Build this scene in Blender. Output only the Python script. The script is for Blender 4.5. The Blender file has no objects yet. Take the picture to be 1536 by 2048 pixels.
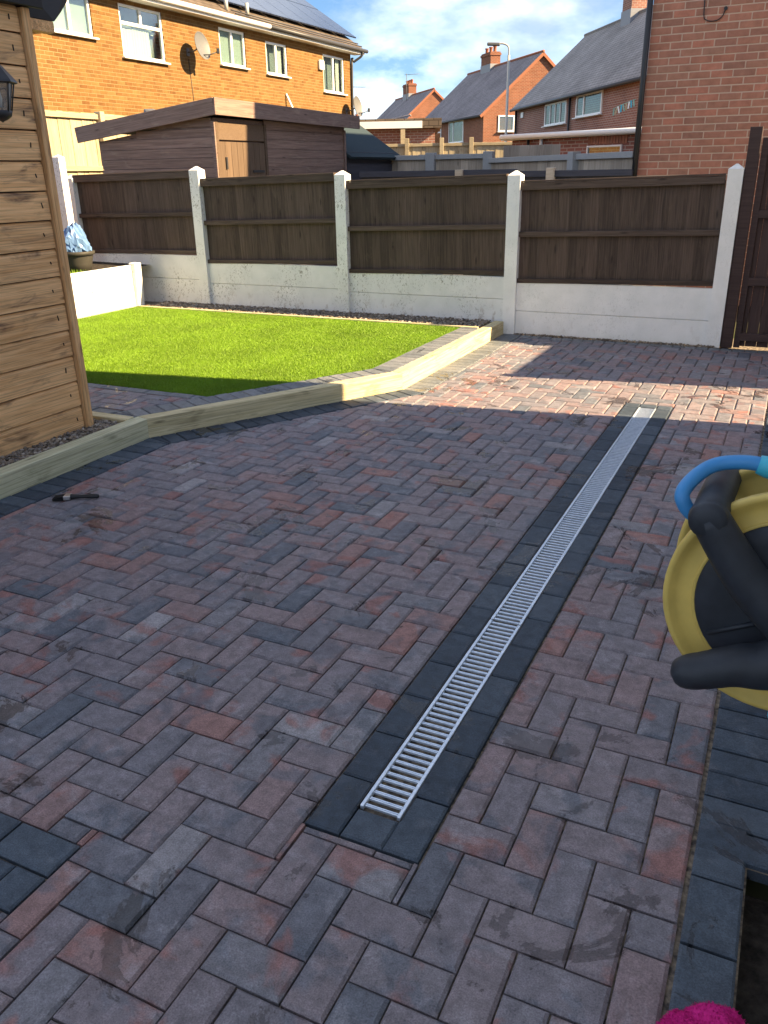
import bpy, bmesh, math, random
import numpy as np
from mathutils import Vector, Matrix
random.seed(7); rng = np.random.default_rng(7)
S = bpy.context.scene
COL = S.collection

# ------------------------------------------------------------------ camera
YAW, PIT, ROL, CAMH, FPX = .4516009, .3923965, .0177569, 1.5794, 1641.08
cy, sy, cp, sp = math.cos(YAW), math.sin(YAW), math.cos(PIT), math.sin(PIT)
_f = np.array([-sy*cp, cy*cp, -sp]); _r = np.array([cy, sy, 0.]); _d = np.cross(_f, _r)
cr, sr = math.cos(ROL), math.sin(ROL)
RC, DC = cr*_r + sr*_d, -sr*_r + cr*_d
cam = bpy.data.cameras.new('camera'); co = bpy.data.objects.new('camera', cam); COL.objects.link(co)
cam.sensor_fit = 'VERTICAL'; cam.sensor_height = 36; cam.lens = FPX/2048*36
cam.clip_start = .05; cam.clip_end = 3000
co.matrix_world = Matrix(((RC[0], -DC[0], -_f[0], 0), (RC[1], -DC[1], -_f[1], 0), (RC[2], -DC[2], -_f[2], CAMH), (0, 0, 0, 1)))
S.camera = co
def proj(x, y, z):
    v = np.array([x, y, z-CAMH]); c = v @ _f
    if c < .05: return None
    return 768+FPX*(v@RC)/c, 1024+FPX*(v@DC)/c, c

# ------------------------------------------------------------------ sky and sun
SUN_AZ, SUN_EL = math.radians(9.5), math.radians(32)      # azimuth from +X towards +Y
w = bpy.data.worlds.new('World'); S.world = w; w.use_nodes = True
nt = w.node_tree; nt.nodes.clear()
def N(nt, t, **k):
    n = nt.nodes.new(t)
    for a, b in k.items(): setattr(n, a, b)
    return n
out = N(nt, 'ShaderNodeOutputWorld'); bg = N(nt, 'ShaderNodeBackground')
sky = N(nt, 'ShaderNodeTexSky', sky_type='NISHITA', sun_disc=False, sun_elevation=SUN_EL, sun_rotation=math.pi/2-SUN_AZ, air_density=1.0, dust_density=.15, ozone_density=2.0)
tc = N(nt, 'ShaderNodeTexCoord'); mp = N(nt, 'ShaderNodeMapping'); mp.inputs['Scale'].default_value = (1., 1., 2.1); mp.inputs['Location'].default_value = (7.7, 1.1, 2.2)
nz = N(nt, 'ShaderNodeTexNoise'); nz.inputs['Scale'].default_value = 2.3; nz.inputs['Detail'].default_value = 9; nz.inputs['Roughness'].default_value = .56
rp = N(nt, 'ShaderNodeValToRGB'); rp.color_ramp.elements[0].position = .47; rp.color_ramp.elements[1].position = .66
nz2 = N(nt, 'ShaderNodeTexNoise'); nz2.inputs['Scale'].default_value = 5; nz2.inputs['Detail'].default_value = 5
cr2 = N(nt, 'ShaderNodeValToRGB'); cr2.color_ramp.elements[0].color = (1.9, 2.08, 2.3, 1); cr2.color_ramp.elements[1].color = (6.9, 6.9, 7.1, 1)
cr2.color_ramp.elements[0].position = .38; cr2.color_ramp.elements[1].position = .6
mx = N(nt, 'ShaderNodeMix', data_type='RGBA')
L = nt.links.new
L(tc.outputs['Generated'], mp.inputs['Vector']); L(mp.outputs[0], nz.inputs['Vector']); L(mp.outputs[0], nz2.inputs['Vector'])
L(nz.outputs['Fac'], rp.inputs[0]); L(nz2.outputs['Fac'], cr2.inputs[0])
dim = N(nt, 'ShaderNodeMix', data_type='RGBA', blend_type='MULTIPLY'); dim.inputs[0].default_value = 1; dim.inputs[7].default_value = (.225, .285, .36, 1); L(sky.outputs[0], dim.inputs[6])
L(rp.outputs[0], mx.inputs[0]); L(dim.outputs[2], mx.inputs[6]); L(cr2.outputs[0], mx.inputs[7])
L(mx.outputs[2], bg.inputs[0]); bg.inputs[1].default_value = .125; L(bg.outputs[0], out.inputs[0])
sd = bpy.data.lights.new('sun', 'SUN'); sd.energy = 5.0; sd.angle = math.radians(.53); sd.color = (1, .745, .43)
so = bpy.data.objects.new('sun', sd); COL.objects.link(so); so.location = (20, 5, 20)
tosun = Vector((math.cos(SUN_AZ)*math.cos(SUN_EL), math.sin(SUN_AZ)*math.cos(SUN_EL), math.sin(SUN_EL)))
so.rotation_euler = tosun.to_track_quat('Z', 'Y').to_euler()
vs = S.view_settings; vs.view_transform = 'Standard'; vs.look = 'None'; vs.exposure = 2.0; vs.gamma = 1
S.render.engine = 'CYCLES'

# ------------------------------------------------------------------ material helpers
MATS = {}
class M:
    """small node builder"""
    def __init__(s, name, rough=.8, spec=.3, metal=0.):
        s.m = bpy.data.materials.new(name); s.m.use_nodes = True; s.t = s.m.node_tree
        s.b = s.t.nodes['Principled BSDF']; s.b.inputs['Roughness'].default_value = rough
        s.b.inputs['Specular IOR Level'].default_value = spec; s.b.inputs['Metallic'].default_value = metal
        MATS[name] = s.m; s._v = None
    def n(s, t, **k): return N(s.t, t, **k)
    def l(s, a, b): s.t.links.new(a, b)
    def world(s): return s.n('ShaderNodeNewGeometry').outputs['Position']
    def obj(s):        # object coords shifted per object so that look-alikes differ
        tc = s.n('ShaderNodeTexCoord'); oi = s.n('ShaderNodeObjectInfo')
        mu = s.n('ShaderNodeMath', operation='MULTIPLY'); mu.inputs[1].default_value = 61.7; s.l(oi.outputs['Random'], mu.inputs[0])
        ad = s.n('ShaderNodeVectorMath', operation='ADD'); s.l(tc.outputs['Object'], ad.inputs[0]); s.l(mu.outputs[0], ad.inputs[1])
        return ad.outputs[0]
    def rnd(s):
        oi = s.n('ShaderNodeObjectInfo'); g = s.n('ShaderNodeNewGeometry')
        a = s.n('ShaderNodeMath', operation='ADD'); s.l(oi.outputs['Random'], a.inputs[0]); s.l(g.outputs['Random Per Island'], a.inputs[1])
        f = s.n('ShaderNodeMath', operation='FRACT'); s.l(a.outputs[0], f.inputs[0]); return f.outputs[0]
    def scale(s, vec, sc, off=(0, 0, 0)):
        mp = s.n('ShaderNodeMapping'); mp.inputs['Scale'].default_value = sc; mp.inputs['Location'].default_value = off; s.l(vec, mp.inputs[0]); return mp.outputs[0]
    def noise(s, vec, sc, det=4, rough=.55, dist=0.):
        n = s.n('ShaderNodeTexNoise'); n.inputs['Scale'].default_value = sc; n.inputs['Detail'].default_value = det; n.inputs['Roughness'].default_value = rough; n.inputs['Distortion'].default_value = dist
        s.l(vec, n.inputs['Vector']); return n.outputs['Fac']
    def ramp(s, fac, stops, interp='LINEAR'):
        r = s.n('ShaderNodeValToRGB'); r.color_ramp.interpolation = interp; e = r.color_ramp.elements
        while len(e) < len(stops): e.new(.5)
        for i, (p, c) in enumerate(stops):
            e[i].position = p; e[i].color = (*c, 1) if len(c) == 3 else c
        s.l(fac, r.inputs[0]); return r.outputs[0]
    def mask(s, fac, a, b): return s.ramp(fac, [(a, (0, 0, 0)), (b, (1, 1, 1))])
    def mix(s, fac, a, b, mode='MIX'):
        m = s.n('ShaderNodeMix', data_type='RGBA', blend_type=mode)
        if isinstance(fac, (int, float)): m.inputs[0].default_value = fac
        else: s.l(fac, m.inputs[0])
        for i, v in ((6, a), (7, b)):
            if isinstance(v, (tuple, list)): m.inputs[i].default_value = (*v, 1)
            else: s.l(v, m.inputs[i])
        return m.outputs[2]
    def mul(s, a, k):
        m = s.n('ShaderNodeMath', operation='MULTIPLY'); s.l(a, m.inputs[0])
        if isinstance(k, (int, float)): m.inputs[1].default_value = k
        else: s.l(k, m.inputs[1])
        return m.outputs[0]
    def color(s, c):
        if isinstance(c, (tuple, list)): s.b.inputs['Base Color'].default_value = (*c, 1)
        else: s.l(c, s.b.inputs['Base Color'])
        return s
    def rough(s, f): s.l(f, s.b.inputs['Roughness']); return s
    def bump(s, h, strength=.3, dist=.01):
        b = s.n('ShaderNodeBump'); b.inputs['Strength'].default_value = strength; b.inputs['Distance'].default_value = dist
        s.l(h, b.inputs['Height']); s.l(b.outputs[0], s.b.inputs['Normal']); return s

def plain(name, c, rough=.7, spec=.3, metal=0., var=.12, sc=30., bump=.15):
    m = M(name, rough, spec, metal); v = m.obj(); n = m.noise(v, sc, 4)
    m.color(m.mix(n, tuple(x*(1-var) for x in c), tuple(min(1, x*(1+var)) for x in c)))
    if bump: m.bump(n, bump, .004)
    return m
def wood(name, c0, c1, c2=None, rough=.75, grain=(1.2, 26, 26), knots=True, patch=None, bump=.3, spec=.25, rv=.25):
    m = M(name, rough, spec); v = m.obj(); g = m.scale(v, grain)
    n = m.noise(g, 2.2, 6, .6, .6); c = m.ramp(n, [(.3, c0), (.62, c1)])
    r = m.rnd(); c = m.mix(1., c, m.ramp(r, [(0, (1-rv,)*3), (1, (1+rv*.5,)*3)]), 'MULTIPLY')
    if knots:
        vo = m.n('ShaderNodeTexVoronoi'); vo.inputs['Scale'].default_value = 1.; m.l(m.scale(v, (2.6, 11, 11)), vo.inputs['Vector'])
        k = m.ramp(vo.outputs['Distance'], [(.05, (1, 1, 1)), (.15, (0, 0, 0))]); c = m.mix(m.mul(k, .75), c, tuple(x*.3 for x in c0))
    if patch:
        pn = m.noise(m.scale(v, (2.2, 7, 7)), 1.3, 5, .62, .9); k = m.mask(pn, .54, .70)
        gn = m.noise(m.scale(v, (3, 60, 60)), 2.0, 4, .6, .5); k2 = m.mul(k, m.ramp(gn, [(.35, (.3,)*3), (.6, (1,)*3)]))
        c = m.mix(m.mul(k2, .9), c, patch)
        ln = m.noise(m.scale(v, (1.5, 95, 95)), 1.6, 3, .5, .3); c = m.mix(1., c, m.ramp(ln, [(.36, (.72,)*3), (.52, (1.06,)*3)]), 'MULTIPLY')
    m.color(c).bump(n, bump, .006); return m
def brickmat(name, cols, lo=.0):
    m = M(name, .88, .2); r = m.rnd(); c = m.ramp(r, [(i/(len(cols)-1), x) for i, x in enumerate(cols)])
    n = m.noise(m.world(), 9, 5, .6); c = m.mix(1., c, m.ramp(n, [(.3, (.78,)*3), (.7, (1.12,)*3)]), 'MULTIPLY')
    f = m.noise(m.world(), 140, 3); m.color(c).bump(f, .35, .003); return m
def brickfar(name, c1, c2, mortar, w=.225, h=.075):
    m = M(name, .88, .2); uv = m.n('ShaderNodeUVMap').outputs[0]
    b = m.n('ShaderNodeTexBrick'); b.inputs['Scale'].default_value = 1; b.inputs['Brick Width'].default_value = w; b.inputs['Row Height'].default_value = h
    b.inputs['Mortar Size'].default_value = .010; b.inputs['Bias'].default_value = 0; b.inputs['Mortar Smooth'].default_value = .2
    for k, v in (('Color1', c1), ('Color2', c2), ('Mortar', mortar)): b.inputs[k].default_value = (*v, 1)
    m.l(uv, b.inputs['Vector']); n = m.noise(m.world(), .8, 5, .6)
    m.color(m.mix(1., b.outputs['Color'], m.ramp(n, [(.3, (.8,)*3), (.7, (1.1,)*3)]), 'MULTIPLY'))
    inv = m.n('ShaderNodeMath', operation='SUBTRACT'); inv.inputs[0].default_value = 1; m.l(b.outputs['Fac'], inv.inputs[1]); m.bump(inv.outputs[0], .6, .008); return m
def tilemat(name, c0, c1, row=.16, colw=.3):
    m = M(name, .85, .2); uv = m.n('ShaderNodeUVMap').outputs[0]
    b = m.n('ShaderNodeTexBrick'); b.inputs['Scale'].default_value = 1; b.inputs['Brick Width'].default_value = colw; b.inputs['Row Height'].default_value = row; b.inputs['Mortar Size'].default_value = .012
    for k, v in (('Color1', c0), ('Color2', c1), ('Mortar', tuple(x*.45 for x in c0))): b.inputs[k].default_value = (*v, 1)
    m.l(uv, b.inputs['Vector']); n = m.noise(m.world(), .55, 6, .65)
    m.color(m.mix(1., b.outputs['Color'], m.ramp(n, [(.3, (.72,)*3), (.7, (1.2,)*3)]), 'MULTIPLY'))
    inv = m.n('ShaderNodeMath', operation='SUBTRACT'); inv.inputs[0].default_value = 1; m.l(b.outputs['Fac'], inv.inputs[1]); m.bump(inv.outputs[0], .7, .012); return m

# paving
def paver_mat(name, stops, red, redamt, rough=.72, efflor=.35, dark=.6):
    m = M(name, rough, .35); P = m.world(); r = m.rnd(); c = m.ramp(r, stops)
    sc = m.mul(r, 37.0); pv = m.n('ShaderNodeVectorMath', operation='ADD'); m.l(P, pv.inputs[0]); m.l(sc, pv.inputs[1]); PV = pv.outputs[0]   # blotches differ from block to block
    big = m.noise(PV, 5.5, 4, .55, .5); c = m.mix(m.mul(m.mask(big, .575, .655), redamt), c, red)
    sh = m.scale(PV, (1, 1, 1), (7.3, 2.1, 4)); dk = m.noise(sh, 6, 4, .55, .4); c = m.mix(m.mul(m.mask(dk, .55, .63), dark), c, (.095, .118, .15))
    mid2 = m.noise(PV, 24, 6, .68, .3); c = m.mix(1., c, m.ramp(mid2, [(.28, (.66,)*3), (.72, (1.32,)*3)]), 'MULTIPLY')
    e = m.noise(m.scale(PV, (1, 1, 1), (1.1, 9.3, 2)), 9, 7, .7, .4); c = m.mix(m.mul(m.mask(e, .56, .74), efflor), c, (.40, .39, .42))
    fine = m.noise(P, 260, 3, .6); c = m.mix(1., c, m.ramp(fine, [(.3, (.66,)*3), (.7, (1.28,)*3)]), 'MULTIPLY')
    vo = m.n('ShaderNodeTexVoronoi'); vo.inputs['Scale'].default_value = 34; m.l(PV, vo.inputs['Vector']); pit = m.ramp(vo.outputs['Distance'], [(.05, (1, 1, 1)), (.11, (0, 0, 0))]); sel = m.mask(m.noise(P, 3.0, 3), .52, .58)
    c = m.mix(m.mul(m.mul(pit, sel), .6), c, (.035, .035, .04))
    # damp marks with a shape of their own
    wt = m.noise(m.scale(P, (1, 1, 1), (3.3, 1.7, 0)), 2.6, 8, .68, .6); wet = m.mask(wt, .58, .595)
    c = m.mix(m.mul(wet, .85), c, m.mix(1., c, (.42, .40, .39), 'MULTIPLY')); m.color(c)
    rr = m.mix(wet, (rough,)*3, (.24,)*3); m.rough(rr)
    mid = m.noise(P, 70, 5, .6); m.bump(m.mix(.5, fine, mid), .5, .004); return m
paver_mat('brindle_paving', [(0, (.115, .13, .158)), (.12, (.175, .168, .19)), (.3, (.23, .188, .198)), (.48, (.19, .182, .205)), (.62, (.24, .182, .188)), (.78, (.212, .20, .22)), (.86, (.29, .165, .15)), (.94, (.19, .185, .205)), (1, (.30, .285, .30))], (.29, .11, .088), .6, efflor=.55, dark=.55)
paver_mat('charcoal_paving', [(0, (.030, .045, .066)), (.5, (.046, .064, .088)), (1, (.072, .094, .122))], (.05, .06, .07), .2, efflor=.16, dark=.1)
paver_mat('grey_edging', [(0, (.12, .135, .15)), (1, (.19, .20, .21))], (.16, .15, .14), .3, efflor=.25, dark=.15)
m = M('jointing_sand', .95, .1); n_ = m.noise(m.world(), 45, 5); m.color(m.ramp(n_, [(.35, (.07, .062, .056)), (.65, (.33, .27, .20))])).bump(n_, .5, .004)
m = M('galvanised_steel', .42, .5, .55); n_ = m.noise(m.world(), 60, 4); m.color(m.ramp(n_, [(.3, (.54, .63, .74)), (.7, (.74, .82, .92))]))  # blue of the reflected sky is put into the base colour
plain('black_plastic', (.018, .019, .021), .5, .4)
wood('cabin_cladding', (.64, .345, .14), (.88, .545, .265), rough=.7, patch=(.10, .055, .045), grain=(1.0, 17, 17), rv=.12)
wood('sleeper_pine', (.47, .40, .22), (.64, .56, .35), rough=.8, patch=(.24, .2, .11), grain=(1.2, 22, 22), rv=.12)
wood('sleeper_green_pine', (.46, .45, .28), (.63, .61, .42), rough=.8, patch=(.34, .33, .2), grain=(1.2, 22, 22), rv=.1)
wood('brown_fence_stain', (.062, .043, .034), (.105, .076, .061), rough=.72, grain=(1.3, 28, 28), rv=.35, patch=(.11, .082, .062))
wood('brown_shed_stain', (.20, .132, .108), (.285, .195, .16), rough=.75, grain=(.8, 20, 20), rv=.15, patch=(.33, .25, .2))
wood('shed_door_stain', (.098, .064, .041), (.142, .096, .063), rough=.75, grain=(1, 26, 26), rv=.12, knots=False)
wood('navy_shed_stain', (.045, .047, .062), (.065, .068, .088), rough=.75, knots=False, rv=.12)
wood('weathered_fence', (.36, .30, .235), (.52, .45, .36), rough=.85, rv=.3)
wood('pale_fence', (.30, .245, .15), (.44, .37, .25), rough=.85, rv=.2)
wood('gate_stain', (.050, .031, .030), (.078, .050, .047), rough=.6, rv=.25, grain=(1, 24, 24))
def whitepaint(name, peel, lo=.7):
    m = M(name, .7, .35); P = m.world(); n = m.noise(P, 5, 5, .6)
    c = m.ramp(n, [(.3, (lo*.9, lo*.92, lo*.90)), (.7, (lo*1.06, lo*1.06, lo*1.04))])
    if peel:
        a = m.noise(m.scale(P, (1, 1, .7)), 55, 3, .6, 1.2); b = m.noise(P, 2.4, 3, .5)
        k = m.mul(m.mask(a, .57, .62), m.mask(b, .44, .60)); c = m.mix(m.mul(k, peel), c, (.20, .19, .15))
        z = m.n('ShaderNodeSeparateXYZ'); m.l(P, z.inputs[0]); lowz = m.ramp(z.outputs[2], [(.14, (1, 1, 1)), (.34, (0, 0, 0))])
        d = m.noise(m.scale(P, (1, 1, .5)), 14, 5, .65); k2 = m.mul(m.mask(d, .57, .68), lowz); c = m.mix(m.mul(k2, .75*peel), c, (.24, .16, .085))
        m.color(c).bump(a, .25, .004)
    else: m.color(c).bump(m.noise(P, 60, 3), .12, .003)
    return m
whitepaint('white_painted_concrete', .18, .84); whitepaint('white_peeling_concrete', .8, .80); whitepaint('white_render', .2, .80)
plain('cream_bounce_render', (.74, .71, .64), .9, .2, var=.05); plain('bare_concrete', (.36, .37, .37), .85, .2)
m = M('gravel_stones', .8, .3); c = m.ramp(m.rnd(), [(0, (.07, .062, .055)), (.35, (.20, .155, .11)), (.6, (.30, .25, .19)), (.8, (.16, .14, .13)), (1, (.46, .42, .36))]); m.color(c)
m = M('grass_blades', .55, .35); r_ = m.rnd(); pn = m.noise(m.world(), 1.6, 4); c = m.ramp(r_, [(0, (.135, .255, .008)), (.55, (.165, .30, .010)), (1, (.215, .345, .018))])
m.color(m.mix(1., c, m.ramp(pn, [(.35, (.82,)*3), (.65, (1.15,)*3)]), 'MULTIPLY'))
m = M('grass_backing', .9, .1); m.color(m.ramp(m.noise(m.world(), 130, 3), [(.3, (.075, .15, .008)), (.7, (.12, .22, .012))]))
m = M('soil', .95, .1); n_ = m.noise(m.world(), 22, 6, .65); m.color(m.ramp(n_, [(.3, (.016, .014, .013)), (.7, (.07, .06, .05))])).bump(n_, .8, .03)
m = M('rough_ground', .95, .1); n_ = m.noise(m.world(), .6, 8, .65); m.color(m.ramp(n_, [(.35, (.05, .07, .025)), (.65, (.11, .09, .06))]))
brickmat('yellow_brick', [(.165, .082, .025), (.195, .106, .034), (.15, .068, .020), (.21, .118, .040), (.178, .091, .028)])
plain('yellow_mortar', (.27, .19, .09), .95, .1, var=.08)
brickmat('red_brick', [(.36, .172, .118), (.41, .185, .128), (.31, .155, .112), (.45, .19, .13), (.35, .185, .13), (.39, .162, .108)])
plain('red_mortar', (.50, .365, .285), .95, .1, var=.1)
brickfar('far_red_brick', (.25, .092, .052), (.19, .068, .040), (.29, .19, .13))
brickfar('house_brick', (.33, .15, .105), (.26, .115, .085), (.42, .33, .28))
brickfar('extension_brick', (.33, .14, .11), (.26, .11, .09), (.42, .34, .30))
tilemat('slate_grey_tiles', (.25, .222, .222), (.30, .265, .262)); tilemat('brown_tiles', (.12, .092, .07), (.16, .125, .095)); tilemat('grey_brown_tiles', (.30, .272, .25), (.36, .325, .30))
plain('white_upvc', (.80, .81, .80), .35, .45, var=.03, bump=0)
plain('grey_gutter', (.05, .05, .052), .45, .4, bump=0); plain('black_pipe', (.015, .016, .018), .4, .45, bump=0)
plain('roofing_felt', (.04, .058, .068), .95, .1, sc=80); plain('dark_fascia', (.020, .018, .017), .6, .3, bump=0)
plain('terracotta', (.30, .12, .07), .85, .2); plain('lead', (.25, .26, .28), .6, .4); plain('pole_grey', (.42, .42, .38), .5, .4, bump=0)
plain('dish_grey', (.13, .13, .128), .5, .4, bump=0); plain('curtain_white', (.82, .80, .74), .9, .1, var=.05, bump=0); plain('room_sky_grey', (.30, .33, .34), .9, .1, bump=0); plain('sky_reflection_green', (.50, .55, .52), .9, .1, bump=0)
m = M('solar_cell', .12, .6); uv = m.n('ShaderNodeUVMap').outputs[0]; b = m.n('ShaderNodeTexBrick'); b.offset = 0; b.inputs['Brick Width'].default_value = .16; b.inputs['Row Height'].default_value = .16; b.inputs['Mortar Size'].default_value = .004; b.inputs['Scale'].default_value = 1
for k, v in (('Color1', (.012, .02, .045)), ('Color2', (.014, .024, .05)), ('Mortar', (.10, .12, .15))): b.inputs[k].default_value = (*v, 1)
m.l(uv, b.inputs['Vector']); m.color(b.outputs['Color'])
m = M('window_glass', .02, .5); g1 = m.n('ShaderNodeBsdfTransparent'); g1.inputs[0].default_value = (.80, .86, .84, 1); g2 = m.n('ShaderNodeBsdfGlossy'); g2.inputs['Roughness'].default_value = .03
ms = m.n('ShaderNodeMixShader'); ms.inputs[0].default_value = .14; m.l(g1.outputs[0], ms.inputs[1]); m.l(g2.outputs[0], ms.inputs[2])
m.l(ms.outputs[0], m.t.nodes['Material Output'].inputs[0])
plain('yellow_plastic', (.62, .46, .12), .45, .4, var=.30, sc=14, bump=.08); plain('reel_black', (.022, .027, .036), .55, .4, var=.6, sc=26, bump=.25); plain('hose_blue', (.05, .26, .58), .42, .4, var=.06, bump=0); plain('connector_cyan', (.05, .42, .58), .4, .4, bump=0)
m = M('pink_fleece', .9, .1); n_ = m.noise(m.world(), 90, 4); m.color(m.ramp(n_, [(.3, (.42, .012, .14)), (.7, (.70, .03, .27))])).bump(n_, .8, .01)
plain('blue_bag', (.12, .22, .42), .3, .5, var=.55, sc=12, bump=.3); plain('pot_grey', (.045, .042, .035), .6, .3, var=.3, sc=8)
plain('bristle_black', (.012, .012, .013), .8, .2); plain('ferrule_silver', (.6, .6, .6), .3, .5, .9, bump=0); plain('bird_bunting', (.25, .42, .36), .8, .2, var=.6, sc=9, bump=0)
m = M('lantern_glass', .08, .5); m.color((.5, .53, .55)); m.b.inputs['Transmission Weight'].default_value = .8
plain('rust_wood', (.40, .17, .06), .8, .2)
plain('reel_dark_steel', (.03, .03, .032), .45, .4)

# ------------------------------------------------------------------ mesh helpers
def mesh(name, V, F, mat, smooth=False, uv=True):
    me = bpy.data.meshes.new(name); me.from_pydata([tuple(v) for v in V], [], [tuple(f) for f in F]); me.materials.append(MATS[mat])
    if smooth: me.polygons.foreach_set('use_smooth', [True]*len(me.polygons))
    if uv and len(F) < 20000:
        ul = me.uv_layers.new(name='UVMap'); data = np.zeros((len(me.loops), 2), np.float32)
        for p in me.polygons:
            n = p.normal; u = Vector((-n.y, n.x, 0))
            u = u.normalized() if u.length > 1e-3 else Vector((1, 0, 0)); v = n.cross(u)
            for li in p.loop_indices:
                c = me.vertices[me.loops[li].vertex_index].co; data[li] = (c.dot(u), c.dot(v))
        ul.data.foreach_set('uv', data.ravel())
    me.update(); return me
def ob(name, data, parent=None, loc=(0, 0, 0), rot=(0, 0, 0)):
    o = bpy.data.objects.new(name, data); COL.objects.link(o); o.location = loc; o.rotation_euler = rot; o.parent = parent; return o
def tag(o, label, cat, group=None):
    o['label'] = label; o['category'] = cat
    if group: o['group'] = group
    return o
def thing(name, label, cat, loc=(0, 0, 0), rotz=0, group=None): return tag(ob(name, None, None, loc, (0, 0, rotz)), label, cat, group)
def struct(o): o['kind'] = 'structure'; return o
def stuff(o): o['kind'] = 'stuff'; return o
def hull(pts):
    bm = bmesh.new(); vs = [bm.verts.new(p) for p in pts]; bmesh.ops.convex_hull(bm, input=vs)
    bmesh.ops.dissolve_limit(bm, angle_limit=.001, verts=bm.verts, edges=bm.edges); bmesh.ops.recalc_face_normals(bm, faces=bm.faces)
    bm.verts.index_update(); V = [tuple(v.co) for v in bm.verts]; F = [[v.index for v in f.verts] for f in bm.faces]; bm.free(); return V, F
def boxvf(sx, sy, sz, b=0.):
    x, y, z = sx/2, sy/2, sz/2; P = []
    for i in (-1, 1):
        for j in (-1, 1):
            for k in (-1, 1):
                if b <= 0: P.append((i*x, j*y, k*z))
                else: P += [(i*(x-b), j*(y-b), k*z), (i*(x-b), j*y, k*(z-b)), (i*x, j*(y-b), k*(z-b))]
    return hull(P)
_bc = {}
def boxmesh(name, sx, sy, sz, mat, b=0.):
    k = (name, round(sx, 4), round(sy, 4), round(sz, 4), mat, b)
    if k not in _bc: _bc[k] = mesh(name, *boxvf(sx, sy, sz, b), mat)
    return _bc[k]
def box(name, lo, hi, mat, parent=None, b=0., uvworld=False):
    """axis aligned box; the mesh is centred on its own origin"""
    lo, hi = np.array(lo, float), np.array(hi, float); s = hi-lo; c = (lo+hi)/2
    return ob(name, boxmesh(name, *s, mat, b), parent, tuple(c))
def abox(name, c, s, mat, parent=None, rot=(0, 0, 0), b=0.): return ob(name, boxmesh(name, *s, mat, b), parent, c, rot)
class MB:
    def __init__(s): s.V = []; s.F = []
    def add(s, V, F, T=None):
        n = len(s.V); s.V += [tuple(T@Vector(v)) for v in V] if T is not None else [tuple(v) for v in V]; s.F += [[i+n for i in f] for f in F]; return s
    def box(s, lo, hi, b=0.):
        lo, hi = np.array(lo, float), np.array(hi, float); V, F = boxvf(*(hi-lo), b); return s.add([np.array(v)+(lo+hi)/2 for v in V], F)
    def build(s, name, mat, parent=None, smooth=False, loc=(0, 0, 0), rot=(0, 0, 0), uv=True): return ob(name, mesh(name, s.V, s.F, mat, smooth, uv), parent, loc, rot)
def tubevf(pts, r, seg=10, cap=True):
    pts = [Vector(p) for p in pts]; rr = r if isinstance(r, (list, tuple)) else [r]*len(pts); V = []; F = []; up = None
    for i, p in enumerate(pts):
        t = (pts[min(i+1, len(pts)-1)]-pts[max(i-1, 0)]).normalized()
        if up is None: up = Vector((0, 0, 1)) if abs(t.z) < .9 else Vector((1, 0, 0))
        a = t.cross(up).normalized(); up = a.cross(t).normalized()
        for k in range(seg):
            th = 2*math.pi*k/seg; V.append(tuple(p+(a*math.cos(th)+up*math.sin(th))*rr[i]))
    for i in range(len(pts)-1):
        for k in range(seg): F.append([i*seg+k, i*seg+(k+1) % seg, (i+1)*seg+(k+1) % seg, (i+1)*seg+k])
    if cap: F += [list(range(seg))[::-1], [(len(pts)-1)*seg+k for k in range(seg)]]
    return V, F
def tube(name, pts, r, mat, parent=None, seg=10, smooth=True): return ob(name, mesh(name, *tubevf(pts, r, seg), mat, smooth), parent)
def lathevf(prof, seg=32):
    V = []; F = []
    for r, z in prof:
        for k in range(seg): a = 2*math.pi*k/seg; V.append((r*math.cos(a), r*math.sin(a), z))
    for i in range(len(prof)-1):
        for k in range(seg): F.append([i*seg+k, i*seg+(k+1) % seg, (i+1)*seg+(k+1) % seg, (i+1)*seg+k])
    return V, F
def smoothpath(P, n=8):
    P = [Vector(p) for p in P]; Q = [P[0]]+P+[P[-1]]; R = []
    for i in range(1, len(Q)-2):
        for k in range(n):
            t = k/n; a, b, c, d = Q[i-1:i+3]
            R.append(.5*((2*b)+(-a+c)*t+(2*a-5*b+4*c-d)*t*t+(-a+3*b-3*c+d)*t**3))
    return R+[P[-1]]
# convex polygon tools (2-D)
def clip(P, n, c):
    """keep n.p >= c"""
    R = []
    for i in range(len(P)):
        a, b = P[i], P[(i+1) % len(P)]; da = n[0]*a[0]+n[1]*a[1]-c; db = n[0]*b[0]+n[1]*b[1]-c
        if da >= 0: R.append(a)
        if da*db < 0: t = da/(da-db); R.append((a[0]+(b[0]-a[0])*t, a[1]+(b[1]-a[1])*t))
    return R
def area(P): return .5*sum(P[i][0]*P[(i+1) % len(P)][1]-P[(i+1) % len(P)][0]*P[i][1] for i in range(len(P))) if len(P) > 2 else 0
def inset(P, d):
    R = P
    for i in range(len(P)):
        a, b = P[i], P[(i+1) % len(P)]; ex, ey = b[0]-a[0], b[1]-a[1]; l = math.hypot(ex, ey)
        if l < 1e-6: continue
        n = (-ey/l, ex/l); R = clip(R, n, n[0]*a[0]+n[1]*a[1]+d)
        if len(R) < 3: return []
    return R
def cutrect(P, x0, x1, y0, y1):
    if max(p[0] for p in P) <= x0 or min(p[0] for p in P) >= x1 or max(p[1] for p in P) <= y0 or min(p[1] for p in P) >= y1: return [P]
    out = []
    for n, c in (((-1, 0), -x0), ((1, 0), x1)):
        q = clip(P, n, c)
        if area(q) > 1e-5: out.append(q)
    m = clip(clip(P, (1, 0), x0), (-1, 0), -x1)
    for n, c in (((0, -1), -y0), ((0, 1), y1)):
        q = clip(m, n, c) if len(m) > 2 else []
        if area(q) > 1e-5: out.append(q)
    return out
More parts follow.
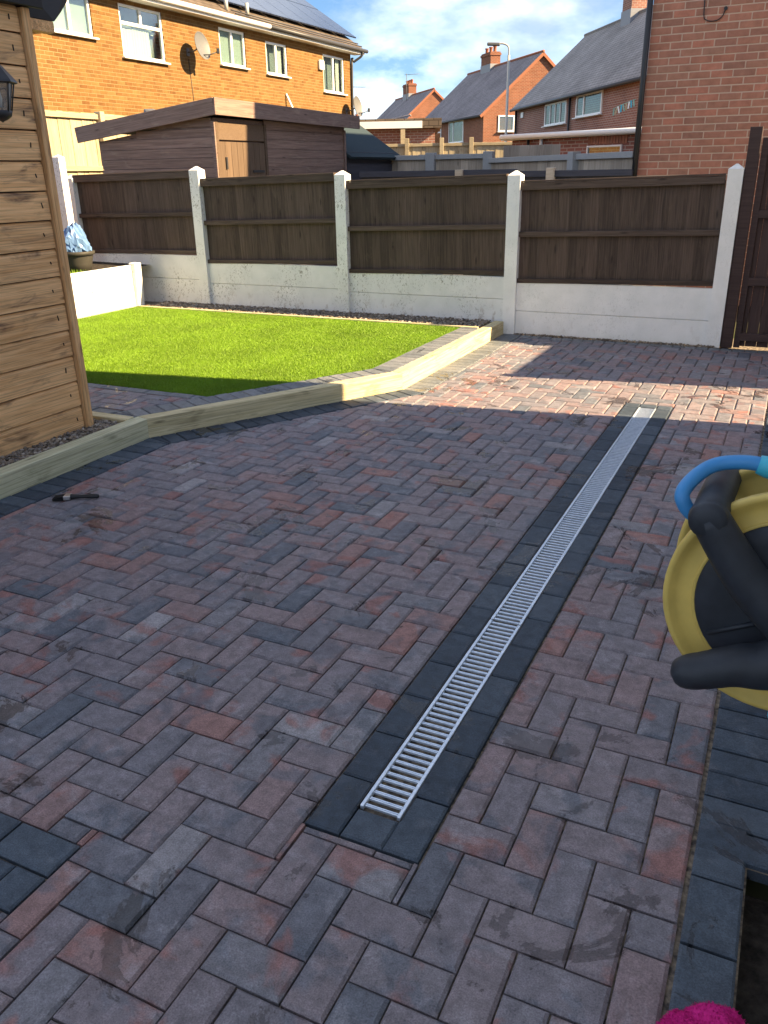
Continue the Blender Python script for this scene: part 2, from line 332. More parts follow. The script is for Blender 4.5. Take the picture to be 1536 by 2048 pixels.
def prismvf(P, z0, z1, ch=.004, gap=.0015):
    P = inset(P, gap) if gap else P
    if len(P) < 3: return None
    T = inset(P, ch)
    if len(T) < 3: T = P
    pts = [(x, y, z0) for x, y in P]+[(x, y, z1-ch*.8) for x, y in P]+[(x, y, z1) for x, y in T]
    try: return hull(pts)
    except Exception: return None
def cen(P): return (sum(p[0] for p in P)/len(P), sum(p[1] for p in P)/len(P))
def pxarea(P, z):
    q = [proj(x, y, z) for x, y in P]
    if any(a is None for a in q): return 0
    c = proj(*cen(P), z)
    if not (-40 < c[0] < 1576 and -40 < c[1] < 2088): return 0
    return abs(area([(a[0], a[1]) for a in q]))

# ------------------------------------------------------------------ ground
g = struct(ob('ground', mesh('ground', [(-900, -700, -.13), (900, -700, -.13), (900, 1500, -.13), (-900, 1500, -.13)], [[0, 1, 2, 3]], 'rough_ground')))

# ------------------------------------------------------------------ driveway of herringbone block paving
UX, UY = .1025, .1095
AX, AY = -1.2378, 2.1614                       # corner of one long-side-across block
DR0, DR1, DY0, DY1 = -.941, -.612, 1.421, 6.02
Q = [(-2.62, 8.34), (-2.62, 5.776), (-3.63, 3.98), (-3.63, .2)]          # front face of the sleepers
def segs(Q):
    out = []
    for i in range(len(Q)-1):
        d = np.array(Q[i+1])-np.array(Q[i]); l = np.linalg.norm(d); t = d/l; n = np.array([-t[1], t[0]]); out.append((np.array(Q[i]), t, n, l))
    return out
SG = segs(Q)
def strip_polys(off0, off1, pitch):
    """convex pieces along the sleeper line, mitred at the bends"""
    res = []
    for i, (p, t, n, l) in enumerate(SG):
        k0, k1 = (-.25 if i else 0), (l+.25 if i < len(SG)-1 else l)
        cnt = max(1, round((k1-k0)/pitch)) if pitch else 1; st = (k1-k0)/cnt
        for k in range(cnt):
            a, b = k0+k*st, k0+(k+1)*st
            P = [tuple(p+t*u+n*v) for u, v in ((a, off0), (b, off0), (b, off1), (a, off1))]
            if area(P) < 0: P = P[::-1]
            if i:
                tb = (t+SG[i-1][1]); tb /= np.linalg.norm(tb); P = clip(P, tb, tb@p)
            if i < len(SG)-1 and len(P) > 2:
                e = np.array(Q[i+1]); tb = (t+SG[i+1][1]); tb /= np.linalg.norm(tb); P = clip(P, -tb, -(tb@e))
            if len(P) > 2 and area(P) > 4e-4: res.append((i, P))
    return res
drive = struct(ob('driveway', mesh('driveway', [(-4.2, -1.2, -.03), (.55, -1.2, -.03), (.55, 1.75, -.03), (.55, 1.751, -.012), (2.6, 1.751, -.012), (2.6, 8.7, -.012), (-2.3, 8.7, -.012), (-4.2, 3.5, -.012)], [[0, 1, 2, 3, 4, 5, 6, 7]], 'jointing_sand')))
drive.data = mesh('driveway', [(-4.2, -1.2, -.016), (.125, -1.2, -.016), (.125, 1.75, -.016), (2.6, 1.75, -.016), (2.6, 8.95, -.016), (-2.7, 8.95, -.016), (-2.7, 5.7, -.016), (-3.7, 3.95, -.016), (-4.2, 3.5, -.016)], [list(range(9))], 'jointing_sand')
DN = SG[1][2]; dc = DN@(np.array(Q[1])+DN*.205)
BL = (-2.456, -1.42, .885, 1.117)
def herringbone(x0, x1, y0, y1, ax, ay, ux=UX, uy=UY):
    i0, i1 = int((x0-ax)/ux)-3, int((x1-ax)/ux)+3; j0, j1 = int((y0-ay)/uy)-3, int((y1-ay)/uy)+3; out = []
    for i in range(i0, i1):
        for j in range(j0, j1):
            # across blocks sit at (k+2m, -k+2m)
            if (i+j) % 4 == 0: out.append((ax+i*ux, ay+j*uy, 2*ux, uy))
            if (i+j+2) % 4 == 0: out.append((ax+i*ux, ay+j*uy, ux, 2*uy))
    return out
polys = []
for x, y, sx, sy_ in herringbone(-3.7, 2.6, -1.2, 8.3, AX, AY):
    P = [(x, y), (x+sx, y), (x+sx, y+sy_), (x, y+sy_)]; cy_ = y+sy_/2
    if cy_ > 5.72: P = clip(P, (1, 0), -2.415)
    else:
        P = clip(P, (1, 0), -3.425)
        if len(P) > 2: P = clip(P, DN, dc)
    if len(P) > 2: P = clip(P, (0, -1), -8.20)
    if len(P) > 2: P = clip(P, (-1, 0), .006)
    if len(P) < 3 or area(P) < 3e-4: continue
    for R in cutrect(P, DR0-.004, DR1+.004, DY0-.004, DY1+.004):
        for R2 in cutrect(R, *BL):
            if area(R2) > 7e-4 and max(p[0] for p in R2)-min(p[0] for p in R2) > .011 and max(p[1] for p in R2)-min(p[1] for p in R2) > .012: polys.append(R2)
polys.sort(key=lambda P: -pxarea(P, 0))
rest = MB(); pm = {}
for k, P in enumerate(polys):
    jz = random.uniform(-.0025, .0015)
    if k < 300:
        c = cen(P); L_ = [(round(a-c[0], 4), round(b-c[1], 4)) for a, b in P]; key = tuple(sorted(L_))
        if key not in pm:
            vf = prismvf(L_, -.05, 0, .008, .0022)
            if vf is None: continue
            pm[key] = mesh('paver', *vf, 'brindle_paving')
        ob('paver', pm[key], drive, (c[0], c[1], jz), (random.gauss(0, .005), random.gauss(0, .005), random.gauss(0, .006)))
    else:
        vf = prismvf(P, -.05, jz, .008, .0022)
        if vf: rest.add(*vf)
stuff(rest.build('paver_field', 'brindle_paving', drive, uv=False))
def block(P, z0, z1, mat, parent, name='edging_block', ch=.006, gap=.0024, jz=.0018):
    c = cen(P); vf = prismvf([(a-c[0], b-c[1]) for a, b in P], z0-z1, 0, ch, gap)
    if vf: return ob(name, mesh(name, *vf, mat), parent, (c[0], c[1], z1+random.uniform(-jz, jz)))
def rect(x0, x1, y0, y1): return [(x0, y0), (x1, y0), (x1, y1), (x0, y1)]
for i, P in strip_polys(.004, .203, .105):
    if max(p[1] for p in P) > 1.2: block(P, -.05, .001, 'grey_edging' if i < 1 else 'charcoal_paving', drive)
# blocks either side of the drain and across its near end
y = DY0; 
while y < DY1-.05:
    for a, b in ((DR0, -.835), (-.716, DR1)): block(rect(a, b, y, min(y+.2135, DY1)), -.05, .001, 'charcoal_paving', drive)
    y += .2135
block(rect(-.835, -.712, DY0, 1.53), -.05, .001, 'charcoal_paving', drive); block(rect(-.835, -.716, 5.93, DY1), -.05, .001, 'charcoal_paving', drive)
# border on the house side
y = .2
while y < 1.7: block(rect(.0, .122, y, y+.2065), -.05, .001, 'charcoal_paving', drive); y += .2095
y = 1.752
while y < 8.1:
    block(rect(.0, .217, y, y+.106), -.05, .001, 'charcoal_paving', drive); [block(rect(a_, b_, y, y+.106), -.05, .001, 'charcoal_paving', drive) for a_, b_ in ((.219, .418), (.42, .62), (.622, .80))]; y += .1075
x = -2.41
while x < .4: block(rect(x, x+.1055, 8.203, 8.31), -.05, .0, 'grey_edging', drive); x += .107
# dark blocks around the inspection cover
for r, (ya, yb) in enumerate(((1.003, 1.115), (.887, 1.0))):
    x = BL[1]-.001-(.1 if r else .0)
    if r: block(rect(BL[1]-.101, BL[1]-.001, ya, yb), -.05, .0, 'charcoal_paving', drive)
    while x > BL[0]+.03: block(rect(max(x-.205, BL[0]+.002), x, ya, yb), -.05, .0, 'charcoal_paving', drive); x -= .2065

# ------------------------------------------------------------------ drain
dt = thing('drain_channel', 'black plastic drain channel sunk under the steel gratings', 'drain', (-.7735, 3.73, -.14))
mb = MB(); mb.box((-.0625, -2.2, .0), (.0625, 2.2, .004))
for s in (-1, 1): mb.box((s*.0645-.0015, -2.2, .0042), (s*.0645+.0015, 2.2, .141))
mb.box((-.063, -2.2, .0043), (.063, -2.197, .12)); mb.box((-.063, 2.197, .0043), (.063, 2.2, .12)); mb.build('trough', 'black_plastic', dt)
GW, PITCH = .059, .0274; names = ['first', 'second', 'third', 'fourth']
rail = boxmesh('side_rail', .011, 1.09, .014, 'galvanised_steel', .0015)
mb = MB(); mb.box((-.0485, -.005, -.005), (.0485, -.001, .003), .0008); mb.box((-.0485, .001, -.005), (.0485, .005, .003), .0008); mb.box((-.0485, -.0047, -.0045), (.0485, .0047, .0005))
barm = mesh('bar', mb.V, mb.F, 'galvanised_steel')
for k in range(4):
    y0 = 1.537+k*1.097
    gt = thing('drain_grating', 'galvanised slotted drain grating, %s section counting from the dark block closing the drain' % names[k], 'grating', (-.7735, y0+.545, -.001), 0, 'gratings along the driveway drain')
    for s in (-1, 1): ob('side_rail', rail, gt, (s*.0545, 0, -.004))
    n = int(1.09/PITCH)
    for j in range(n): ob('bar', barm, gt, (0, -.545+.012+j*(1.09-.024)/(n-1), -.003))

# ------------------------------------------------------------------ raised lawn: sleepers, edging, turf, gravel
for i, P in strip_polys(-.1, 0, None):
    c = cen(P); t = SG[i][1]; a = math.atan2(t[1], t[0]); ca, sa = math.cos(-a), math.sin(-a)
    Lp = [((x-c[0])*ca-(y-c[1])*sa, (x-c[0])*sa+(y-c[1])*ca) for x, y in P]
    o = ob('timber_sleeper', mesh('timber_sleeper', *prismvf(Lp, -.06, .127, .006, 0), 'sleeper_green_pine' if i == 2 else 'sleeper_pine'), None, (c[0], c[1], 0), (0, 0, a))
    tag(o, ['pale timber sleeper edging the lawn, running straight up to the concrete fence', 'angled pale timber sleeper bending around the near corner of the lawn', 'greenish timber sleeper beside the gravel along the timber cabin'][i], 'sleeper', 'sleepers edging the raised lawn')
bed = struct(ob('raised_bed', mesh('raised_bed', [(-8.4, 3.99, .108), (-3.70, 3.99, .108), (-2.70, 5.77, .108), (-2.70, 8.36, .108), (-8.4, 8.36, .108)], [[0, 1, 2, 3, 4]], 'jointing_sand')))
for i, P in strip_polys(-.305, -.103, .105):
    P = clip(P, (0, 1), 3.93); P = clip(P, (0, -1), -7.88) if len(P) > 2 else P
    if len(P) > 2 and area(P) > 1e-3: block(P, .09, .124, 'grey_edging', bed)
LI = SG[1][2]; lc = LI@(np.array(Q[1])-LI*.31)
def inlawn(P): return P[:, 0]*LI[0]+P[:, 1]*LI[1] < lc
x = -3.9+.105*-14
while x < -3.4:
    P = clip(rect(x, x+.2035, 4.52, 4.62), (-LI[0], -LI[1]), -lc)
    if len(P) > 2 and area(P) > 1e-3: block(P, .09, .124, 'grey_edging', bed)
    P = clip(rect(x, x+.2035, 3.99, 4.09), (-LI[0], -LI[1]), -lc)
    if len(P) > 2 and area(P) > 1e-3: block(P, .09, .124, 'grey_edging', bed)
    x += .206
for x, y, sx, sy_ in herringbone(-5.4, -3.4, 4.09, 4.52, -5.0, 4.1, .103, .103):
    P = rect(x, x+sx, y, y+sy_)
    for n, c in (((1, 0), -5.3), ((0, 1), 4.092), ((0, -1), -4.518), ((-LI[0], -LI[1]), -lc)):
        P = clip(P, n, c)
        if len(P) < 3: break
    if len(P) > 2 and area(P) > 4e-4: block(P, .09, .1235, 'brindle_paving', bed, 'paver')
tag(box('timber_edging', (-4.6, 3.90, .0), (-3.74, 3.985, .128), 'sleeper_pine', None, .004), 'short timber board holding back the gravel beside the cabin corner', 'edging')
tag(box('timber_edging', (-7.12, 7.885, .05), (-2.75, 7.93, .130), 'sleeper_pine', None, .003), 'thin timber edging between the lawn and the gravel under the fence', 'edging')
tag(box('kerb_edging', (-7.17, 4.65, .05), (-7.122, 7.93, .132), 'bare_concrete', None, .003), 'thin concrete edging between the lawn and the low white wall', 'edging')
# turf
lawn = struct(ob('lawn', mesh('lawn', [(-7.12, 4.625, .116), (-3.612, 4.625, .116), (-2.932, 5.83, .116), (-2.932, 7.88, .116), (-7.12, 7.88, .116)], [[0, 1, 2, 3, 4]], 'grass_backing')))
nb = 560000; P = np.stack([rng.uniform(-7.12, -2.935, nb), 4.625+3.255*rng.random(nb)**1.25], 1); P = P[inlawn(P) & (P[:, 0] < -2.94)]
nb = len(P); az = rng.uniform(0, 2*np.pi, nb); h = rng.uniform(.009, .015, nb); wd = rng.uniform(.0011, .0020, nb); ln = rng.uniform(.1, .9, nb)
lx, ly = np.cos(az)*h*ln, np.sin(az)*h*ln; wx, wy = -np.sin(az)*wd, np.cos(az)*wd
V = np.zeros((nb, 3, 3)); V[:, 0] = np.stack([P[:, 0]-wx, P[:, 1]-wy, np.full(nb, .115)], 1); V[:, 1] = np.stack([P[:, 0]+wx, P[:, 1]+wy, np.full(nb, .115)], 1); V[:, 2] = np.stack([P[:, 0]+lx, P[:, 1]+ly, .116+h], 1)
def trimesh(name, V, mat, nper=3):
    me = bpy.data.meshes.new(name); n = V.shape[0]; me.vertices.add(n*3); me.vertices.foreach_set('co', V.reshape(-1).astype(np.float32)); me.loops.add(n*3); me.loops.foreach_set('vertex_index', np.arange(n*3, dtype=np.int32))
    me.polygons.add(n); me.polygons.foreach_set('loop_start', np.arange(0, n*3, 3, dtype=np.int32)); me.materials.append(MATS[mat]); me.update(); me.validate(); return me
stuff(ob('turf', trimesh('turf', V, 'grass_blades'), lawn))
# gravel
def ico():
    bm = bmesh.new(); bmesh.ops.create_icosphere(bm, subdivisions=1, radius=1); V = np.array([v.co[:] for v in bm.verts]); F = np.array([[v.index for v in f.verts] for f in bm.faces]); bm.free(); return V, F
IV, IF = ico()
def gravel(name, n, sampler, z, size, label, cat='gravel', base=None):
    Vs = []; Fs = []; 
    for k in range(n):
        x, y = sampler(); s = random.uniform(*size); sc = np.array([1, random.uniform(.6, 1), random.uniform(.45, .75)])*s
        A = np.array(Matrix.Rotation(random.uniform(0, 6.28), 3, 'Z') @ Matrix.Rotation(random.uniform(-.6, .6), 3, 'X')); v = (IV*(1+rng.uniform(-.22, .22, (len(IV), 1)))*sc) @ A.T + [x, y, z+random.uniform(-.006, .012)]
        Fs.append(IF+len(IV)*k); Vs.append(v)
    V = np.concatenate(Vs); F = np.concatenate(Fs); T = V[F]
    me = bpy.data.meshes.new(name); me.from_pydata(V.tolist(), [], F.tolist()); me.materials.append(MATS['gravel_stones']); o = stuff(ob(name, me)); tag(o, label, cat); return o
gravel('gravel', 5200, lambda: (random.uniform(-7.05, -2.76), random.uniform(7.94, 8.35)), .117, (.009, .018), 'brown gravel strip under the concrete fence behind the lawn')
def cabs():
    y = random.uniform(.3, 3.97); return (random.uniform(-4.0 if y > 3.83 else -3.925, -3.735), y)
gravel('gravel', 5600, cabs, .098, (.008, .016), 'loose brown gravel between the timber cabin and the greenish sleeper')
gravel('gravel', 700, lambda: (random.uniform(-2.5, -.55), 8.325+abs(random.gauss(0, .012))), .0, (.007, .015), 'thin line of gravel along the foot of the white fence by the drive')
struct(ob('gravel_bed', mesh('gravel_bed', [(-4.0, -.2, .088), (-3.735, -.2, .088), (-3.735, 3.9, .088), (-4.0, 3.9, .088)], [[0, 1, 2, 3]], 'soil')))

# ------------------------------------------------------------------ boundary fence
PX = [-8.37, -6.42, -4.5, -2.57, -.565]; PT = [1.615, 1.68, 1.605, 1.575, 1.60]
plab = ['white concrete fence post at the corner behind the blue wrapped pot', 'white concrete fence post in front of the brown shed', 'white concrete fence post in front of the dark navy shed', 'white concrete fence post at the end of the lawn sleeper', 'wide white concrete fence post beside the brown gate']
for k, x in enumerate(PX):
    a = .064; zt = PT[k]; yb = .068
    V = [(i*a, j*yb, z) for z in (0, zt-.042) for j in (-1, 1) for i in (-1, 1)]+[(i*a*.12, j*yb*.12, zt) for j in (-1, 1) for i in (-1, 1)]
    tag(ob('fence_post', mesh('fence_post', *hull(V), 'white_painted_concrete' if k > 2 else 'white_peeling_concrete'), None, (x, 8.4, -.12 if k > 2 else -.02)), plab[k], 'post', 'white concrete fence posts')
    if k > 2: bpy.data.objects[-1] if 0 else None
for o in [o for o in bpy.data.objects if o.name.startswith('fence_post')]: o.location.z = 0
ZB = [.69, .62, .57, .535]; ZT = [1.61, 1.55, 1.51, 1.485]; DZ = [.015, .02, .02, .02]
flab = ['brown fence panel above the low white wall and blue wrapped pot', 'brown fence panel directly in front of the brown shed', 'brown fence panel in front of the navy shed', 'brown fence panel next to the brown gate']
for k in range(4):
    x0, x1 = PX[k]+.062, PX[k+1]-.062; wd = x1-x0; zb, zt = ZB[k], ZT[k]; xm = (x0+x1)/2; tilt = -math.atan2(2*DZ[k], wd)
    p = thing('board_fence', flab[k], 'fence', (xm, 8.4, zb), 0, 'brown fence panels between white posts'); p.rotation_euler = (0, tilt, 0)
    n = 19; bw = wd/n; bl = zt-zb-.06
    for j in range(n):
        o = abox('board', (-wd/2+(j+.5)*bw, .012+(.004 if j % 2 else 0)+random.uniform(0, .002), bl/2+.02), (bl, bw+.012, .010), 'brown_fence_stain', p, (math.pi/2, -math.pi/2, math.radians(0)), .0015)
        o.rotation_euler = Matrix(((0, 1, 0), (0, 0, 1), (1, 0, 0))).to_euler(); o.rotation_euler.rotate_axis('X', random.uniform(.03, .07))
    for nm, z, hh, dd in (('bottom_rail', .022, .044, .038), ('middle_rail', (zt-zb)*.495, .05, .04), ('top_rail', zt-zb-.035, .07, .046)):
        abox(nm, (0, -.018, z), (wd, dd, hh), 'brown_fence_stain', p, (0, 0, 0), .003)
    abox('capping', (0, -.006, zt-zb+.009), (wd, .075, .016), 'brown_fence_stain', p, (0, 0, 0), .002)
    # concrete gravel boards under the panel
    base = 0.0 if k == 3 else .09; mid = .235 if k == 3 else (.12+(zb-.12)*.5); mat = 'white_painted_concrete' if k == 3 else 'white_peeling_concrete'
    lab = ['under the fence panel by the blue wrapped pot', 'under the fence panel in front of the brown shed', 'under the fence panel in front of the navy shed', 'under the fence panel next to the gate'][k]
    tag(box('gravel_board', (x0-.01, 8.375, base), (x1+.01, 8.42, mid-.0015), mat, None, .004), 'lower white concrete gravel board ' + lab, 'gravel board', 'white gravel boards')
    tag(box('gravel_board', (x0-.01, 8.372, mid+.0015), (x1+.01, 8.42, zb-.004), mat, None, .004), 'upper white concrete gravel board ' + lab, 'gravel board', 'white gravel boards')
# gate
tag(box('gate_post', (-.497, 8.35, 0), (-.395, 8.45, 1.89), 'gate_stain', None, .004), 'tall dark brown timber gate post beside the white concrete post', 'gate post')
gt = thing('gate', 'dark brown boarded timber gate hung beside the white fence post', 'gate', (-.388, 8.41, .004))
for j in range(11): abox('board', (.05+j*.1, .012+(j % 2)*.003, .90), (1.78, .098, .014), 'gate_stain', gt, Matrix(((0, 1, 0), (0, 0, 1), (1, 0, 0))).to_euler(), .002)
for z in (.10, .60, 1.18, 1.72): abox('ledge', (.555, -.018, z), (1.10, .035, .07), 'gate_stain', gt, (0, 0, 0), .003)
abox('stile', (.03, -.018, .9), (.055, .036, 1.8), 'gate_stain', gt, (0, 0, 0), .003); abox('stile', (1.09, -.018, .9), (.055, .036, 1.8), 'gate_stain', gt, (0, 0, 0), .003)
tag(box('gate_post', (.73, 8.35, 0), (.83, 8.45, 1.89), 'gate_stain', None, .004), 'dark brown timber gate post on the hinge side towards the side passage', 'gate post')

# ------------------------------------------------------------------ left corner: low white wall, pot, side fence
lw = thing('low_wall', 'low white concrete retaining wall glowing in the sun at the lawn side', 'wall', (-7.2, 6.5, 0))
for a, b, z0, z1 in ((-1.9, .48, .1, .37), (.486, 1.42, .1, .37)): pass
for a, b in ((-1.9, .75), (.757, 1.44)):
    box_ = boxmesh('slab', .055, b-a, .25, 'white_render', .005); ob('slab', box_, lw, (0, (a+b)/2, .235)); 
    box2 = boxmesh('slab', .057, b-a, .235, 'white_render', .008); ob('slab', box2, lw, (-.002, (a+b)/2, .48), (0, random.uniform(-.02, .02), 0))
abox('end_post', (.02, 1.505, .36), (.10, .11, .52), 'white_peeling_concrete', lw, (0, .03, 0), .006)
struct(ob('planting_bed', mesh('planting_bed', [(-8.35, 4.4, .52), (-7.23, 4.4, .52), (-7.23, 7.6, .55), (-7.23, 8.36, .56), (-8.35, 8.36, .58), (-8.35, 7.6, .60)], [[0, 1, 2, 5], [5, 2, 3, 4]], 'soil')))
n = 2500; Pt = np.stack([rng.uniform(-7.9, -7.25, n), rng.uniform(6.6, 7.35, n)], 1); hh = rng.uniform(.02, .09, n); az = rng.uniform(0, 6.28, n)
V = np.zeros((n, 3, 3)); wx, wy = np.cos(az)*.004, np.sin(az)*.004
V[:, 0] = np.stack([Pt[:, 0]-wx, Pt[:, 1]-wy, np.full(n, .53)], 1); V[:, 1] = np.stack([Pt[:, 0]+wx, Pt[:, 1]+wy, np.full(n, .53)], 1); V[:, 2] = np.stack([Pt[:, 0]+wy*8, Pt[:, 1]-wx*8, .53+hh], 1)
tag(stuff(ob('weeds', trimesh('weeds', V, 'grass_blades'))), 'bright green weeds on the raised bed beside the plant pot', 'weeds')
pot = thing('plant_pot', 'round dark plastic plant pot on the raised bed behind the low white wall', 'plant pot', (-7.52, 7.46, .555))
ob('body', mesh('body', *lathevf([(.0, .0), (.125, .0), (.150, .10), (.172, .20), (.18, .225), (.168, .225), (.15, .20), (0, .19)], 28), 'pot_grey', True), pot)
ob('rim', mesh('rim', *lathevf([(.172, .195), (.192, .2), (.195, .235), (.18, .24), (.165, .235), (.165, .2)], 28), 'pot_grey', True), pot)
V, F = lathevf([(0, .29), (.03, .288), (.06, .275), (.09, .25), (.11, .22), (.13, .185), (.148, .15), (.158, .11), (.166, .07), (.172, .035), (.165, 0), (.0, -.01)], 34)
V = [(x*(1+.10*math.sin(3*math.atan2(y, x)+z*17)+random.uniform(-.13, .13)), y*(1+random.uniform(-.13, .13)), z*(1+.10*math.sin(x*24))+random.uniform(-.02, .02)) for x, y, z in V]
bag = tag(ob('plastic_bag', mesh('plastic_bag', V, F, 'blue_bag'), None, (-7.53, 7.44, .785)), 'crumpled pale blue plastic bag heaped on the plant pot', 'bag')
# side boundary
tag(ob('fence_post', mesh('fence_post', *hull([(i*.05, j*.05, z) for z in (.45, 1.81) for i in (-1, 1) for j in (-1, 1)]+[(0, 0, 1.84)]), 'white_peeling_concrete'), None, (-8.10, 7.96, 0)), 'slim weathered white concrete post standing behind the blue wrapped pot', 'post', 'white concrete fence posts')
p = thing('board_fence', 'brown side fence panel half hidden behind the timber cabin', 'fence', (-8.6, 7.25, .5))
for j in range(20): abox('board', (0, -.95+j*.098, .72), (1.42, .104, .012), 'brown_fence_stain', p, Matrix(((0, 0, 1), (0, -1, 0), (1, 0, 0))).to_euler(), .002)
for z in (.08, .72, 1.38): abox('rail', (.025, 0, z), (.04, 1.9, .06), 'rust_wood', p, (0, 0, 0), .003)
tag(box('gravel_board', (-8.63, 6.25, .0), (-8.58, 8.2, .5), 'white_peeling_concrete', None, .004), 'white concrete gravel board under the brown side fence panel', 'gravel board', 'white gravel boards')

# ------------------------------------------------------------------ timber cabin
cab = thing('timber_cabin', 'timber clad cabin with scorched brown boards and dark roof edge', 'cabin', (-3.93, 3.785, .09))
bh = .158; z = .0; j = 0
box_core = MB().box((-2.6, -3.7, .0), (-.03, -.03, 2.335)).build('core_wall', 'brown_fence_stain', cab)
RY = Matrix(((0, 0, 1), (1, 0, 0), (0, 1, 0)))          # local x -> +Y, y -> +Z, z -> +X
lengths = 3.62
while z < 2.33:
    hh = min(bh, 2.345-z)
    if hh > .03:
        # ship-lap board: thicker at its lower lip
        sx, sh = lengths/2, hh/2
        pts = [(i*sx, -sh+.004, zz) for i in (-1, 1) for zz in (-.012, .012)]+[(i*sx, sh-.022, zz) for i in (-1, 1) for zz in (.009,)]+[(i*sx, sh-.003, zz) for i in (-1, 1) for zz in (-.012, -.001)]
        key = ('clad', round(hh, 3))
        if key not in _bc: _bc[key] = mesh('board', *hull(pts), 'cabin_cladding')
        o = ob('board', _bc[key], cab, (-.005+random.uniform(-.0015, .0015), -.055-lengths/2, z+hh/2)); o.rotation_euler = RY.to_euler()
        if hh > .1:
            abox('nail', (.0085, -.12+random.uniform(-.015, .015), z+hh*.52), (.004, .005, random.uniform(.012, .034)), 'dark_fascia', cab, (random.uniform(-.3, .3), 0, 0))
        o2 = ob('board', _bc[key], cab, (-1.33, .005, z+hh/2)); o2.scale = (2.48/lengths, 1, 1); o2.rotation_euler = Matrix(((-1, 0, 0), (0, 0, 1), (0, 1, 0))).to_euler()
    z += bh
o = abox('corner_trim', (.008, -.022, 1.165), (2.34, .05, .05), 'cabin_cladding', cab, Matrix(((0, 0, 1), (0, 1, 0), (-1, 0, 0))).to_euler(), .004)
o = abox('corner_trim', (-.045, .018, 1.165), (2.34, .026, .055), 'cabin_cladding', cab, Matrix(((0, 0, 1), (0, 1, 0), (-1, 0, 0))).to_euler(), .003)
abox('purlin', (-.115, .155, 2.285), (.06, .26, .06), 'cabin_cladding', cab, (0, 0, 0), .004); abox('purlin', (-1.4, .25, 2.285), (2.55, .03, .05), 'cabin_cladding', cab, (0, 0, 0), .004)
rf = MB(); rf.box((-2.9, -3.95, 2.34), (.05, .02, 2.36)); rf.build('roof_deck', 'dark_fascia', cab)
abox('fascia', (.058, -1.93, 2.41), (.02, 4.0, .15), 'dark_fascia', cab, (0, 0, 0), .004)
ob('eave', mesh('eave', *hull([(x, y, z) for x in (-2.9, -.085) for y, z in ((.025, 2.318), (.29, 2.318), (.025, 2.52))]+[(x, y, z) for x in (-2.9, -.16) for y, z in ((.42, 2.38), (.49, 2.45), (.51, 2.52))]), 'dark_fascia'), cab)
MB().box((-2.92, -4.0, 2.488), (.085, .024, 2.52)).build('roof_sheet', 'roofing_felt', cab)
# lantern on the cabin wall
ln = thing('wall_lantern', 'black coach lantern fixed to the timber cabin wall', 'lantern', (-3.80, 3.395, 1.90))
V, F = lathevf([(.006, .26), (.02, .25), (.02, .235), (.10, .145), (.105, .135), (.095, .13), (.0, .13)], 6); ob('hood', mesh('hood', V, F, 'reel_dark_steel'), ln)
for k in range(6):
    a = 2*math.pi*k/6; tube('frame_bar', [(.085*math.cos(a), .085*math.sin(a), .135), (.052*math.cos(a), .052*math.sin(a), 0.)], .004, 'reel_dark_steel', ln, 6)
V, F = lathevf([(.078, .132), (.048, .004)], 6); ob('glass', mesh('glass', V, F, 'lantern_glass'), ln)
V, F = lathevf([(0, .005), (.056, .005), (.05, -.02), (.03, -.035), (.008, -.045), (0, -.05)], 12); ob('base_cup', mesh('base_cup', V, F, 'reel_dark_steel', True), ln)
V, F = lathevf([(0, .02), (.014, .02), (.022, .06), (.016, .095), (0, .105)], 12); ob('bulb', mesh('bulb', V, F, 'curtain_white', True), ln)
tube('bracket_arm', smoothpath([(0, 0, .25), (0, 0, .30), (-.05, 0, .33), (-.10, 0, .28), (-.115, 0, .2)]), .008, 'reel_dark_steel', ln, 8); abox('back_plate', (-.115, 0, .17), (.015, .07, .16), 'reel_dark_steel', ln, (0, 0, 0), .003)

